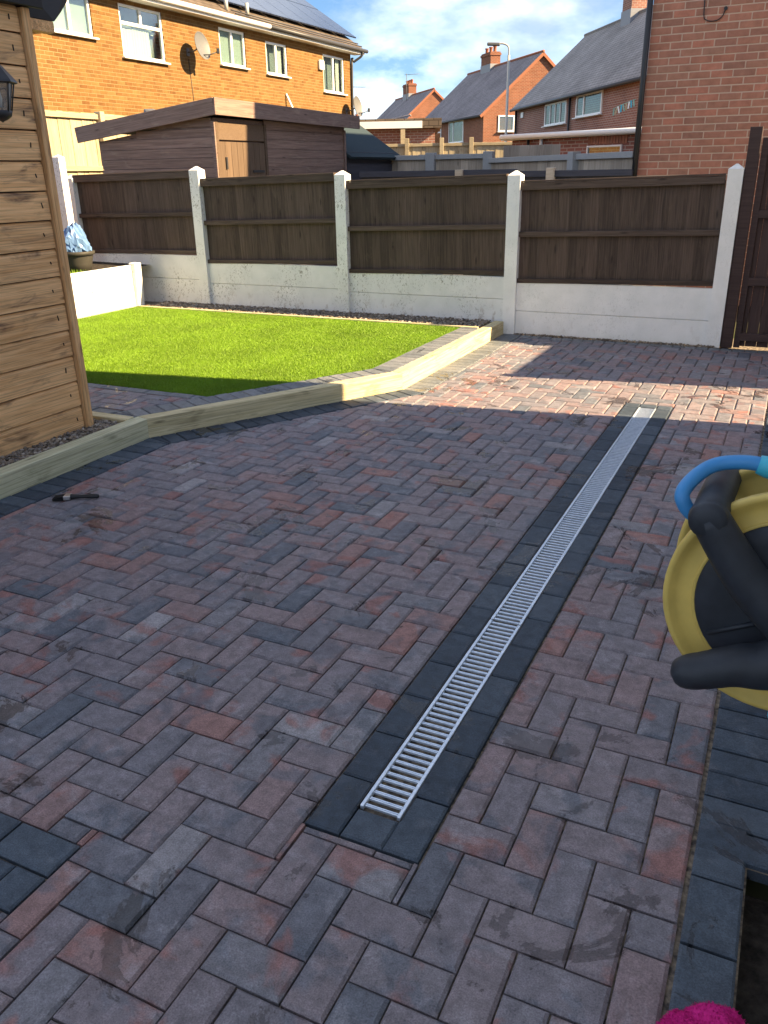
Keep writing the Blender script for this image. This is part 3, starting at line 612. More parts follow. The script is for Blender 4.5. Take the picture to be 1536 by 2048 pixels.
# ------------------------------------------------------------------ brick walls with real bricks
def wallpieces(L, z0, z1, bl, bh, openings, j=.013):
    out = []; r = 0; z = z0
    while z+bh*.6 < z1:
        u = -bl/2 if r % 2 else 0.
        while u < L:
            segs_ = [(max(u, 0), min(u+bl, L))]
            for a, b, c, d in openings:
                if z+bh > c+.02 and z < d-.02:
                    ns = []
                    for s, e in segs_:
                        if e <= a or s >= b: ns.append((s, e))
                        else:
                            if a-s > .03: ns.append((s, a))
                            if e-b > .03: ns.append((b, e))
                    segs_ = ns
            for s, e in segs_:
                if e-s > .03: out.append((s, e-j, z, z+bh-j))
            u += bl
        z += bh; r += 1
    return out
def brickwall(parent, P0, u, L, z0, z1, bl, bh, mat, mortar, openings=(), nsep=300, proud=.004, depth=.10):
    """P0 lower corner in parent's local space, u unit direction; the face looks along u x z"""
    P0 = np.array(P0, float); u = np.array([u[0], u[1], 0.]); n = np.array([u[1], -u[0], 0.]); up = np.array([0, 0, 1.])
    us = sorted({0., L, *[o[0] for o in openings], *[o[1] for o in openings]}); zs = sorted({z0, z1, *[o[2] for o in openings], *[o[3] for o in openings]})
    us = [x for x in us if 0 <= x <= L]; zs = [x for x in zs if z0 <= x <= z1]
    mb = MB()
    def quad(a, b, c, d): mb.add([a, b, c, d], [[0, 1, 2, 3]])
    pt = lambda a, z, d=0: P0+u*a+up*z-n*d
    for i in range(len(us)-1):
        for k in range(len(zs)-1):
            cu, cz = (us[i]+us[i+1])/2, (zs[k]+zs[k+1])/2
            if any(o[0] < cu < o[1] and o[2] < cz < o[3] for o in openings): continue
            quad(pt(us[i], zs[k]), pt(us[i+1], zs[k]), pt(us[i+1], zs[k+1]), pt(us[i], zs[k+1]))
    for a, b, c, d in openings:
        for (p, q) in (((a, c), (b, c)), ((b, c), (b, d)), ((b, d), (a, d)), ((a, d), (a, c))):
            quad(pt(*q), pt(*p), pt(*p, depth), pt(*q, depth))
    mb.build('mortar_wall', mortar, parent)
    pcs = wallpieces(L, z0+.004, z1, bl, bh, openings); O = np.array(parent.location)
    def vis(p):
        c = O+P0+u*(p[0]+p[1])/2+up*(p[2]+p[3])/2; q = proj(*c)
        if q is None or not (-20 < q[0] < 1556 and -10 < q[1] < 360): return 0
        return (p[1]-p[0])/q[2]
    full = [p for p in pcs if abs(p[1]-p[0]-(bl-.013)) < 1e-4]; full.sort(key=lambda p: -vis(p)); sep = {p for p in full[:nsep] if vis(p) > 0}
    me = boxmesh('brick', bl-.013, .05, bh-.013, mat, .003); ang = math.atan2(u[1], u[0]); jb = MB()
    for p in pcs:
        c = P0+u*(p[0]+p[1])/2+up*(p[2]+p[3])/2+n*(proud-.025+random.uniform(-.0015, .0015))
        if p in sep: ob('brick', me, parent, tuple(c), (0, 0, ang))
        else:
            V, F = boxvf(p[1]-p[0], .05, p[3]-p[2]); T = Matrix.Translation(Vector(c)) @ Matrix.Rotation(ang, 4, 'Z'); jb.add(V, F, T)
    stuff(jb.build('brick_courses', mat, parent, uv=False))
def window(parent, P0, u, a, b, c, d, kind='two', setback=.05, fr=.055, curtain=None, sill=True):
    """window part with frame, panes and sill sub-parts set in an opening a..b, c..d"""
    P0 = np.array(P0, float); u = np.array([u[0], u[1], 0.]); n = np.array([u[1], -u[0], 0.]); ang = math.atan2(u[1], u[0])
    ctr = P0+u*(a+b)/2+np.array([0, 0, (c+d)/2])-n*setback; W, H = b-a, d-c
    bars = [(-W/2, -W/2+fr, -H/2, H/2), (W/2-fr, W/2, -H/2, H/2), (-W/2+fr, W/2-fr, -H/2, -H/2+fr), (-W/2+fr, W/2-fr, H/2-fr, H/2)]; panes = []
    x0, x1, y0, y1 = -W/2+fr, W/2-fr, -H/2+fr, H/2-fr
    if kind == 'two': bars.append((-fr*.7, fr*.7, y0, y1)); panes = [(x0, -fr*.7, y0, y1), (fr*.7, x1, y0, y1)]
    elif kind == 'transom':
        t = y0+(y1-y0)*.66; bars += [(x0, x1, t-fr*.6, t+fr*.6), (-fr*.6, fr*.6, t+fr*.6, y1)]; panes = [(x0, x1, y0, t-fr*.6), (x0, -fr*.6, t+fr*.6, y1), (fr*.6, x1, t+fr*.6, y1)]
    elif kind == 'side': t = x0+(x1-x0)*.3; bars.append((t-fr*.6, t+fr*.6, y0, y1)); panes = [(x0, t-fr*.6, y0, y1), (t+fr*.6, x1, y0, y1)]
    elif kind == 'four':
        e = (x1-x0)/4
        for i in (1, 2, 3): bars.append((x0+e*i-fr*.35, x0+e*i+fr*.35, y0, y1))
        panes = [(x0+e*i+(fr*.35 if i else 0), x0+e*(i+1)-(fr*.35 if i < 3 else 0), y0, y1) for i in range(4)]
    else: panes = [(x0, x1, y0, y1)]
    mb = MB()
    for p, q, r, s in bars: mb.box((p, -.03, r), (q, .03, s), .006)
    w_ = mb.build('window', 'white_upvc', parent, loc=tuple(ctr), rot=(0, 0, ang))
    for p, q, r, s in panes: ob('pane', boxmesh('pane', q-p, .006, s-r, 'window_glass'), w_, ((p+q)/2, .004, (r+s)/2))
    ob('room', boxmesh('room', W, .01, H, 'room_sky_grey'), w_, (0, .20, 0))  # room back lightened in colour to imitate sky reflected in the panes
    if curtain: curtain(w_, W, H)
    if sill: ob('sill', boxmesh('sill', W+.12, .16, .035, 'white_upvc', .006), w_, (0, -.06, -H/2-.02))
    return w_
def roofslab(name, pts, th, mat, parent):
    """closed slab from a quad (outer surface), thickened downwards"""
    A = [Vector(p) for p in pts]; n = (A[1]-A[0]).cross(A[2]-A[0]).normalized(); n = n if n.z > 0 else -n
    return ob(name, mesh(name, *hull([tuple(a) for a in A]+[tuple(a-n*th) for a in A]), mat), parent)

# neighbouring house on the right, behind the gate
RH = thing('brick_house', 'red brick house wall with black downpipe rising behind the brown gate', 'house', (-1.87, 11.12, 0))
brickwall(RH, (0, 0, 0), (1, 0), 3.9, 0, 4.95, .238, .0785, 'red_brick', 'red_mortar', nsep=300)
mb = MB(); mb.add(*hull([(x, y, z) for x in (.0, 3.9) for y in (.02, 7.5) for z in (0, 4.95)]+[(1.95, y, 6.75) for y in (.02, 7.5)])); mb.build('house_body', 'house_brick', RH)
for s in (-1, 1):
    xe = 1.95+s*2.2; roofslab('roof_slope', [(xe, -.06, 4.78), (1.95, -.06, 6.86), (1.95, 7.6, 6.86), (xe, 7.6, 4.78)], .10, 'slate_grey_tiles', RH)
tube('downpipe', [(-.03, -.05, .0), (-.03, -.05, 4.7)], .034, 'black_pipe', RH, 10)
tube('cable', smoothpath([(.55, -.012, 3.6), (.56, -.014, 3.17), (.60, -.015, 3.09), (.70, -.015, 3.08), (.76, -.015, 3.12), (.78, -.016, 3.18)]), .006, 'black_pipe', RH, 6)
V, F = lathevf([(0, .02), (.02, .02), (.02, 0), (0, 0)], 10); o = ob('cable_box', mesh('cable_box', V, F, 'black_pipe'), RH, (.785, -.005, 3.19), (math.pi/2, 0, 0))
# coloured peg bunting hanging from the pipe
bt = thing('peg_holder', 'green and lilac hanging clothes pegs tied to the black downpipe', 'pegs', (-1.93, 10.9, 2.28))
tube('cord', [(0, 0, .04), (-.12, -.01, .0), (-.25, -.01, -.05)], .004, 'bird_bunting', bt, 6)
for k in range(9): abox('peg', (-.02-.028*k, -.01, .0-.011*k), (.016, .012, .075), ['bird_bunting', 'connector_cyan', 'white_upvc', 'pale_fence'][k % 4], bt, (0, random.uniform(-.3, .3), 0), .002)

# yellow brick house on the left
YX, YE, YY0, YY1 = -13.5, 5.0, 11.2, 26.0
YH = thing('yellow_brick_house', 'sunlit yellow brick house with solar panels and white windows', 'house', (YX, YY0, 0))
U = lambda y: y-YY0
ops = [(U(13.55), U(14.72), 4.20, 4.93), (U(15.55), U(16.93), 3.95, 4.95), (U(19.05), U(20.16), 4.12, 4.93), (U(21.12), U(22.18), 4.08, 4.86), (U(24.22), U(25.53), 3.86, 4.86)]
brickwall(YH, (0, 0, 0), (0, 1), YY1-YY0, 1.2, 5.02, .2255, .0733, 'yellow_brick', 'yellow_mortar', ops, nsep=300)
def net(w_, W, H):
    V = []; F = []; n = 40
    for i in range(n+1):
        x = -W/2+.06+(W-.42)*i/n; dy = .055+.015*math.sin(i*1.7)+.01*math.sin(i*4.1); top = -H/2+H*.60-.05*math.sin(i*.16)*H
        V += [(x, dy, -H/2+.05), (x*(.92 if i > n*.6 else 1), dy, top)]
    for i in range(n): F.append([2*i, 2*i+2, 2*i+3, 2*i+1])
    ob('net_curtain', mesh('net_curtain', V, F, 'curtain_white', True), w_)
    V = [(x, .09+.012*math.sin(k*2.1), z) for k, x in enumerate(np.linspace(-W/2+.06, W/2-.1, 30)) for z in (H*.04+.02*math.sin(k*.9), H*.09)]
    ob('valance', mesh('valance', V, [[2*i, 2*i+2, 2*i+3, 2*i+1] for i in range(29)], 'curtain_white', True), w_)
def sky_reflection_panel(w_, W, H): ob('sky_reflection_panel', boxmesh('sky_reflection_panel', W-.10, .012, H-.10, 'sky_reflection_green'), w_, (0, .05, 0))  # pale panel behind the glass, coloured to stand in for reflected sky
def sides(w_, W, H):
    for s in (-1, 1):
        V = [(s*(W/2-.06-.22*k/8), .10+.02*math.sin(k*2.4), z) for k in range(9) for z in (-H/2+.05, H/2-.05)]; ob('curtain', mesh('curtain', V, [[2*i, 2*i+2, 2*i+3, 2*i+1] for i in range(8)], 'curtain_white', True), w_)
for o_, k, c in zip(ops, ('two', 'transom', 'two', 'two', 'two'), (sky_reflection_panel, net, sky_reflection_panel, sides, sides)): window(YH, (0, 0, 0), (0, 1), *o_, kind=k, curtain=c)
Ly = YY1-YY0
MB().add(*hull([(x, y, z) for x in (-.32, -7.5) for y in (.02, Ly) for z in (.0, 5.0)])).build('house_body', 'house_brick', YH)
MB().box((-.32, 0, 0), (0, .02, 5.0)).box((-.32, Ly-.02, 0), (-.003, Ly+.002, 5.0)).build('flank_wall', 'yellow_mortar', YH)
abox('soffit', (.13, Ly/2+.1, 5.028), (.36, Ly+.5, .014), 'white_upvc', YH); abox('fascia', (.315, Ly/2+.1, 5.075), (.022, Ly+.5, .13), 'white_upvc', YH, (0, 0, 0), .003)
tube('gutter', [(.375, -.1, 5.11), (.375, 9.6, 5.11)], .055, 'white_upvc', YH, 10); tube('gutter', [(.375, 9.6, 5.11), (.375, Ly+.42, 5.11)], .055, 'grey_gutter', YH, 10)
RPx = .36; pit = math.radians(33)
roofslab('roof_slope', [(RPx, -.2, 5.13), (RPx, Ly+.35, 5.13), (-3.75, Ly+.35, 5.13+4.11*math.tan(pit)), (-3.75, -.2, 5.13+4.11*math.tan(pit))], .07, 'brown_tiles', YH)
roofslab('roof_slope', [(-7.86, -.2, 5.13), (-7.86, Ly+.35, 5.13), (-3.75, Ly+.35, 5.13+4.11*math.tan(pit)), (-3.75, -.2, 5.13+4.11*math.tan(pit))], .07, 'brown_tiles', YH)
def onroof(y, s, h=0): return (RPx-s*math.cos(pit)-h*math.sin(pit)*-1, y, 5.13+s*math.sin(pit)+h*math.cos(pit))
for r in range(2):
    for k in range(8):
        y0 = 7.4+k*.99; s0 = .55+r*1.6; a, b, c, d = onroof(y0, s0, .13), onroof(y0+.97, s0, .13), onroof(y0+.97, s0+1.56, .13), onroof(y0, s0+1.56, .13); roofslab('solar_panel', [a, b, c, d], .035, 'solar_cell', YH)
for y in (8.1, 9.0): tube('vent_pipe', [onroof(y, .30, 0), tuple(np.array(onroof(y, .30, 0))+[0, 0, .28])], .05, 'pole_grey', YH, 10)
for r, s0 in ((0, .2), (1, .36)):
    tube('roof_rail', [onroof(8.2, s0-.1, .05), onroof(Ly+.2, s0-.1, .05)], .018, 'grey_gutter', YH, 6)
tube('downpipe', smoothpath([(.375, Ly+.12, 5.06), (.33, Ly+.10, 4.95), (.12, Ly+.0, 4.80), (.055, Ly-.03, 4.70), (.055, Ly-.03, 2.0)], 4), .036, 'grey_gutter', YH, 8)
abox('alarm_box', (.05, U(24.02), 4.54), (.08, .26, .26), 'white_upvc', YH, (0, 0, 0), .02)
def dish(y, z, r, parent, nm):
    t = tag(ob(nm, None, None, (YX, y, z)), parent, 'dish', 'satellite dishes on the yellow house')
    V, F = lathevf([(r*k/7, .10*r*(k/7)**2*2.2) for k in range(8)]+[(r*1.02, .22*r+.006), (r*.98, .22*r-.012)]+[(r*k/7, .10*r*(k/7)**2*2.2-.012) for k in range(6, -1, -1)], 28)
    ob('reflector', mesh('reflector', V, F, 'dish_grey', True), t, (.34, .05, .05), (0, math.radians(78), math.radians(4)))
    tube('mount', [(.0, 0, -.05), (.16, 0, -.05), (.30, .03, .02)], .018, 'dish_grey', t, 8); abox('wall_plate', (.012, 0, -.05), (.02, .10, .16), 'dish_grey', t)
    tube('arm', [(.34, .02, -.13), (.52, .16, -.12), (.64, .27, -.06)], .012, 'grey_gutter', t, 8); abox('receiver', (.66, .29, -.04), (.07, .07, .11), 'grey_gutter', t, (0, 0, .6), .01)
dish(17.75, 4.30, .29, 'grey satellite dish between two windows of the yellow house', 'satellite_dish'); dish(25.6, 3.45, .30, 'small satellite dish low on the far corner of the yellow house', 'satellite_dish')
tube('cable', [(.012, U(17.75), 4.1), (.012, U(17.85), 2.4)], .006, 'black_pipe', YH, 6)
tag(tube('overflow_pipe', [(YX+.02, 22.0, 3.65), (YX+.32, 22.05, 3.0)], .03, 'white_upvc'), 'short white pipe slanting out of the yellow house wall', 'pipe')

# ------------------------------------------------------------------ sheds behind the fence
SH = thing('brown_shed', 'brown timber shed with sloping roof board and plank door', 'shed', (-6.72, 9.2, 0))
MB().add(*hull([(-1.86, .02, 0), (-.02, .02, 0), (-1.86, 3.43, 0), (-.02, 3.43, 0), (-1.86, .02, 2.02), (-.02, .02, 2.24), (-1.86, 3.43, 2.02), (-.02, 3.43, 2.24)])).build('core_wall', 'brown_shed_stain', SH)
z = .15
while z < 2.2:
    # gable boards facing the fence
    zt_l = min(z+.117, 2.03+.0); xr = 0.0
    if z < 1.98: abox('board', (-.93, .004, z+.058), (1.86, .018, .113), 'brown_shed_stain', SH, (math.radians(5), 0, 0), .002)
    else: abox('board', (-.62, .004, z+.05), (1.2, .018, .10), 'brown_shed_stain', SH, (math.radians(5), 0, 0), .002)
    # long side boards facing the sun, right of the door
    o = abox('board', (.004, 2.28, z+.058*1.0), (2.30, .018, .113), 'brown_shed_stain', SH, (0, 0, 0), .002); o.rotation_euler = (math.radians(5), 0, math.pi/2)
    z += .117
for y in (.03, 1.12, 3.41): abox('post', (.02, y, 1.1), (.035, .055, 2.2), 'shed_door_stain' if y < 2 else 'brown_shed_stain', SH, (0, 0, 0), .003)
abox('post', (.008, -.004, 1.1), (.05, .035, 2.2), 'brown_shed_stain', SH, (0, 0, 0), .003)
abox('head_board', (.014, .57, 2.09), (.03, 1.04, .20), 'shed_door_stain', SH, (0, 0, 0), .003)
dr = abox('door', (.010, .575, 1.0), (.025, 1.03, 1.9), 'shed_door_stain', SH, (0, 0, 0), .002)
for k in range(8): o = abox('plank', (.016, -.46+k*.128+.005, 0), (1.94, .124, .014), 'shed_door_stain', dr, Matrix(((0, 0, 1), (0, -1, 0), (1, 0, 0))).to_euler(), .002)
abox('latch', (.03, -.40, .72), (.02, .03, .14), 'reel_dark_steel', dr); abox('hinge', (.03, .32, .62), (.01, .26, .03), 'reel_dark_steel', dr)
roofslab('roof', [(-2.13, -.1, 2.185), (.12, -.1, 2.44), (.12, 3.7, 2.405), (-2.13, 3.7, 2.15)], .04, 'roofing_felt', SH)
def bar(name, a, b, w_, h_, mat, parent):
    a, b = Vector(a), Vector(b); d = b-a; o = abox(name, tuple((a+b)/2), (d.length, w_, h_), mat, parent, (0, 0, 0), .003); o.rotation_euler = d.to_track_quat('X', 'Z').to_euler(); return o
bar('roof_board', (-2.14, -.115, 2.10), (.125, -.115, 2.355), .022, .19, 'brown_shed_stain', SH); bar('roof_board', (.137, -.127, 2.355), (.137, 3.72, 2.32), .022, .19, 'brown_shed_stain', SH)
st = tag(ob('rag', mesh('rag', *hull([(random.gauss(0, .07), random.gauss(0, .06), abs(random.gauss(0, .04))) for _ in range(30)]), 'dish_grey'), None, (-7.75, 9.3, 2.30)), 'small grey crumpled rag lying on the brown shed roof', 'rag')
NS = thing('navy_shed', 'dark navy timber shed with blue grey felt roof', 'shed', (-6.76, 12.78, 0))
MB().add(*hull([(x, y, z) for x in (-1.6, -.015) for y in (0, 1.9) for z in (0, 1.84)]+[(-.8, y, 2.34) for y in (0, 1.9)])).build('core_wall', 'navy_shed_stain', NS)
z = .2
while z < 1.8:
    o = abox('board', (.002, .95, z+.085), (1.9, .02, .165), 'navy_shed_stain', NS, (0, 0, 0), .003); o.rotation_euler = (math.radians(4), 0, math.pi/2); z += .17
roofslab('roof_slope', [(.12, -.05, 1.82), (.12, 1.98, 1.82), (-.8, 1.98, 2.42), (-.8, -.05, 2.42)], .04, 'roofing_felt', NS); roofslab('roof_slope', [(-1.72, -.05, 1.82), (-1.72, 1.98, 1.82), (-.8, 1.98, 2.42), (-.8, -.05, 2.42)], .04, 'roofing_felt', NS)

# ------------------------------------------------------------------ fences behind
def boardfence(name, label, A, B, z0, z1, mat, bw=.12, postmat=None, posts=(), cat='fence', face=1, rail='top', raildrop=.04, postw=.10, posttop=.03):
    A, B = np.array(A, float), np.array(B, float); d = B-A; l = np.hypot(*d); a = math.atan2(d[1], d[0]); t = thing(name, label, cat, (A[0], A[1], 0), a)
    n = int(l/bw); e = l/n
    me = boxmesh('board', z1-z0, e+.008, .014, mat, .002)
    for k in range(n):
        o = ob('board', me, t, ((k+.5)*e, .004*(k % 2), (z0+z1)/2+random.uniform(-.006, .006))); o.rotation_euler = Matrix(((0, 1, 0), (0, 0, 1), (1, 0, 0))).to_euler(); o.rotation_euler.rotate_axis('X', .05)
    for z in ((z1-raildrop, (z0+z1)/2) if rail == 'top' else ()): abox('rail', (l/2, -.03*face, z), (l, .045, .075), (mat if 'navy' in mat else postmat or mat), t, (0, 0, 0), .003)
    for u_ in posts: abox('post', (u_, -.035*face, (z1+posttop)/2), (postw, .13, z1+posttop), postmat or mat, t, (0, 0, 0), .006)
    return t
boardfence('pale_fence', 'pale unpainted board fence below the yellow house', (-10.5, 9.4), (-10.5, 14.6), .9, 2.53, 'pale_fence', .125, 'pale_fence', (.05, 1.9, 3.8), raildrop=.05)
boardfence('grey_fence', 'weathered board fence with grey concrete posts behind the navy shed', (-6.9, 14.5), (-4.9, 14.5), .6, 1.85, 'weathered_fence', .13, 'bare_concrete', (.92, 1.98), postw=.17, raildrop=.04)
boardfence('grey_fence', 'weathered board fence with grey concrete post in front of the brick extension', (-4.9, 14.46), (-1.95, 11.35), .6, 1.77, 'weathered_fence', .13, 'bare_concrete', (2.85,), postw=.15, raildrop=.035)
boardfence('dark_fence', 'low dark navy board fence right behind the brown fence panels', (-5.6, 11.0), (-3.35, 11.0), .3, 1.575, 'navy_shed_stain', .11, 'weathered_fence', (1.48,), raildrop=.02, posttop=.02)
boardfence('dark_fence', 'short dark navy board fence beside the red brick house wall', (-3.33, 10.95), (-1.9, 10.95), .3, 1.55, 'navy_shed_stain', .11, 'weathered_fence', (.44,), raildrop=.02, posttop=.05)
boardfence('sunlit_fence', 'sunlit pale board fence beyond the navy shed', (-11.4, 23.4), (-6.6, 25.35), .8, 2.33, 'pale_fence', .13, 'pale_fence', (.9, 1.9, 2.75), postw=.12, posttop=.14)
boardfence('tall_fence', 'short section of tall grey board fence left of the white guttering', (-5.35, 16.6), (-4.35, 17.0), .8, 2.02, 'weathered_fence', .14, None, (), raildrop=.06, rail='')

# ------------------------------------------------------------------ houses further away
def gable_house(name, label, corner, d1, L, W, ze, zr, wall, roof, wins_f=(), wins_g=(), chim=(), side=1, cat='house', base=-.1, pots=3):
    """corner: near eave corner, d1 along the facade (away), gable runs to the right"""
    d1 = np.array([d1[0], d1[1]]); d1 /= np.linalg.norm(d1); a = math.atan2(d1[1], d1[0]); t = thing(name, label, cat, (corner[0], corner[1], 0), a)
    # local frame: +x along the facade away from the corner, -y towards the back (right of travel)
    W2 = W/2; mb = MB(); mb.add(*hull([(x, y, z) for x in (0, L) for y in (0, -W) for z in (base, ze)]+[(x, -W2, zr-.02) for x in (0, L)])); mb.build('wall', wall, t)
    o = .14; ov = .25; sl = (zr-ze)/W2; th = .10
    roofslab('roof_slope', [(-o, ov, ze-ov*sl+.1), (L+o, ov, ze-ov*sl+.1), (L+o, -W2, zr+.1), (-o, -W2, zr+.1)], th, roof, t)
    roofslab('roof_slope', [(-o, -W-ov, ze-ov*sl+.1), (L+o, -W-ov, ze-ov*sl+.1), (L+o, -W2, zr+.1), (-o, -W2, zr+.1)], th, roof, t)
    tube('ridge', [(-o, -W2, zr+.1), (L+o, -W2, zr+.1)], .09, 'terracotta' if 'red' in label else roof, t, 8); tube('gutter', [(-o, ov+.05, ze-ov*sl+.02), (L+o, ov+.05, ze-ov*sl+.02)], .06, 'grey_gutter', t, 8)
    bar('barge_board', (-o-.01, ov, ze-ov*sl-.02), (-o-.01, -W2, zr-.02), .03, .16, 'terracotta', t); bar('barge_board', (-o-.01, -W-ov, ze-ov*sl-.02), (-o-.01, -W2, zr-.02), .03, .16, 'terracotta', t)
    for (u0, u1, z0, z1, k) in wins_f: window(t, (0, .03, 0), (-1, 0), -u1, -u0, z0, z1, k, setback=-.0, fr=.07, curtain=sky_reflection_panel if k in ('four', 'side', 'transom') else None)
    for (u0, u1, z0, z1, k) in wins_g: window(t, (-.03, 0, 0), (0, -1), u0, u1, z0, z1, k, setback=-.0, fr=.08)
    for (u, v, wu, wv, zt) in chim:
        c = MB(); c.box((u-wu/2, v-wv/2, ze), (u+wu/2, v+wv/2, zt)).box((u-wu/2-.05, v-wv/2-.05, zt-.22), (u+wu/2+.05, v+wv/2+.05, zt-.08)); ch = c.build('chimney', wall, t)
        lead = MB().box((u-wu/2-.03, v-wv/2-.03, ze), (u+wu/2+.03, v+wv/2+.03, zr+.1-abs(v+W2)*sl+.15)); lead.build('flashing', 'lead', ch)
        for k in range(pots):
            V, F = lathevf([(.13, 0), (.11, .1), (.11, .3), (.14, .33), (.14, .38), (.1, .38), (.1, 0)], 12); ob('chimney_pot', mesh('chimney_pot', V, F, 'terracotta', True), ch, (u+(wu-.3)*((k/(pots-1)-.5) if pots > 1 else 0), v, zt-.02))
    return t
gable_house('red_brick_house', 'red brick house with sunlit gable and tall chimney beside the lamp post', (-18.08, 51.94), (-.657, .754), 12.2, 7.34, 4.8, 7.97, 'far_red_brick', 'slate_grey_tiles', [(3.3, 6.0, 3.3, 4.6, 'side'), (7.6, 9.9, 3.3, 4.5, 'transom')], [(.95, 2.0, 3.75, 4.65, 'one')], [(8.1, -3.67, 1.7, .7, 8.95)])
# house further left: corner from the same pixels at 85 m
gable_house('red_brick_house', 'farthest red brick house with small sunlit gable and four chimney pots', (-34.6, 77.6), (-.657, .754), 12.5, 5.4, 6.28, 8.6, 'far_red_brick', 'slate_grey_tiles', (), (), [(7.6, -2.7, 2.0, .8, 9.75)], pots=4)
h3 = gable_house('brick_semi_house', 'shaded brown brick house with long grey roof and two wide white windows', (-12.94+.556*15, 42.05-.831*15), (-.556, .831), 15, 6.4, 4.4, 7.25, 'house_brick', 'grey_brown_tiles', [(15-6.9, 15-4.25, 3.3, 4.15, 'four'), (15-10.6, 15-8.0, 3.42, 4.2, 'side')], (), [(9.6, -3.2, .9, .8, 8.9)], pots=2)
tube('downpipe', [(15-7.4, .09, 4.2), (15-7.4, .09, 0)], .05, 'black_pipe', h3, 8); tube('downpipe', [(14.9, .09, 4.2), (14.9, .09, 0)], .06, 'black_pipe', h3, 8)
abox('vent_cover', (14.1, .03, 3.95), (.35, .04, .22), 'white_upvc', h3)
# single-storey extension with white guttering
EX = thing('brick_extension', 'low brick extension with white gutter, white downpipe and small window', 'extension', (-6.56, 21.0, 0), math.atan2(-.426, .905))
MB().box((0, 0, -.1), (6.5, 3.2, 2.23)).build('wall', 'extension_brick', EX); MB().box((-.15, -.16, 2.24), (6.6, 3.3, 2.36)).build('roof', 'roofing_felt', EX)
abox('fascia', (3.2, -.17, 2.30), (6.8, .02, .13), 'white_upvc', EX, (0, 0, 0), .003); tube('gutter', [(-.15, -.24, 2.31), (6.6, -.24, 2.29)], .06, 'white_upvc', EX, 10); tube('downpipe', [(1.0, -.10, 2.27), (1.0, -.10, 0)], .045, 'white_upvc', EX, 8)
tube('downpipe', [(.62, -.12, 2.34), (.62, -.12, 0)], .035, 'black_pipe', EX, 8)
window(EX, (0, 0, 0), (1, 0), 2.27, 3.2, 1.6, 2.05, 'one', setback=-.02, fr=.04, curtain=sky_reflection_panel)
for k in range(14): abox('soldier_brick', (2.27+.035+k*.075, -.006, 2.16), (.064, .03, .17), 'red_brick', EX, (0, 0, 0), .003)
# carport with flat roof
CPt = thing('flat_roof_garage', 'flat roofed brick garage with white fascia behind the navy shed', 'garage', (-12.0, 25.3, 0), math.radians(24))
MB().box((-3.4, .25, -.1), (1.55, 4.5, 2.82)).build('wall', 'house_brick', CPt); MB().box((-3.6, -.0, 2.83), (1.75, 4.7, 3.10)).build('roof', 'brown_tiles', CPt)
abox('fascia', (-.8, -.02, 2.93), (3.9, .03, .2), 'white_upvc', CPt); abox('post', (.55, .02, 1.4), (.14, .14, 2.8), 'pale_fence', CPt)
# street lamp
la = thing('street_lamp', 'tall grey street lamp column with small angled head', 'street lamp', (-12.2, 38.1, -.1))
tube('column', [(0, 0, 0), (0, 0, 1.3), (0, 0, 1.31), (0, 0, 6.2)], [.09, .085, .06, .055], 'pole_grey', la, 10); tube('bracket', smoothpath([(0, 0, 6.2), (-.03, -.0, 6.5), (-.2, -.07, 6.62), (-.45, -.15, 6.64)]), .035, 'pole_grey', la, 8); abox('lamp_head', (-.62, -.22, 6.62), (.55, .22, .12), 'dish_grey', la, (0, .05, .35), .03)
# aerials
def aerial(loc, h, label, yaw=.4):
    t = thing('tv_aerial', label, 'aerial', loc, yaw); tube('mast', [(0, 0, 0), (0, 0, h)], .03, 'dish_grey', t, 6); tube('boom', [(-.2, 0, h-.1), (1.3, 0, h-.05)], .02, 'dish_grey', t, 6)
    for k in range(7): tube('element', [(.0+k*.19, -.25, h-.09+k*.006), (.0+k*.19, .25, h-.09+k*.006)], .010, 'dish_grey', t, 5)
aerial((-37.4, 84.0, 7.9), 2.7, 'thin television aerial beside the farthest house chimney')
fc = thing('distant_chimney', 'small distant brick chimney peeping past the yellow house corner', 'chimney', (-33.0, 63.6, 0), .6); MB().box((-.55, -.35, 0), (.55, .35, 5.5)).build('stack', 'far_red_brick', fc)
for k in (-.3, .05, .35):
    V, F = lathevf([(.13, 0), (.11, .3), (.14, .35), (.1, .35)], 10); ob('chimney_pot', mesh('chimney_pot', V, F, 'terracotta', True), fc, (k, 0, 5.5))
aerial((-33.2, 64.2, 4.5), 3.4, 'far television aerial beside the distant chimney', 1.2)
gable_house('distant_house', 'tiny distant brick gable between the garage roof and the yellow house', (-33.5, 71.0), (-.657, .754), 8, 4.2, 4.4, 6.0, 'far_red_brick', 'slate_grey_tiles', (), ())

# ------------------------------------------------------------------ buildings on the camera's right, out of frame, that shade the drive
OH = thing('own_house', 'unseen house beside the driveway carrying the hose reel, walls cream to bounce light', 'house', (.80, -4.44, 0))
MB().add(*hull([(x, y, z) for x in (0, 7.6) for y in (0, 10.36) for z in (-.1, 5.1)]+[(3.8, y, 8.0) for y in (0, 10.36)])).build('wall', 'cream_bounce_render', OH)  # wall colour made pale cream to bounce light into the shaded drive
roofslab('roof_slope', [(-.3, -.02, 5.02), (3.8, -.02, 8.1), (3.8, 10.38, 8.1), (-.3, 10.38, 5.02)], .1, 'grey_brown_tiles', OH); roofslab('roof_slope', [(7.9, -.02, 5.02), (3.8, -.02, 8.1), (3.8, 10.38, 8.1), (7.9, 10.38, 5.02)], .1, 'grey_brown_tiles', OH)
tube('gutter', [(-.34, 0, 4.98), (-.34, 10.36, 4.98)], .06, 'black_pipe', OH, 8)
window(OH, (-.03, 10.36, 0), (0, -1), 2.0, 3.6, 1.0, 2.1, 'two', setback=-.02); window(OH, (-.03, 10.36, 0), (0, -1), 2.0, 3.6, 3.6, 4.7, 'two', setback=-.02)
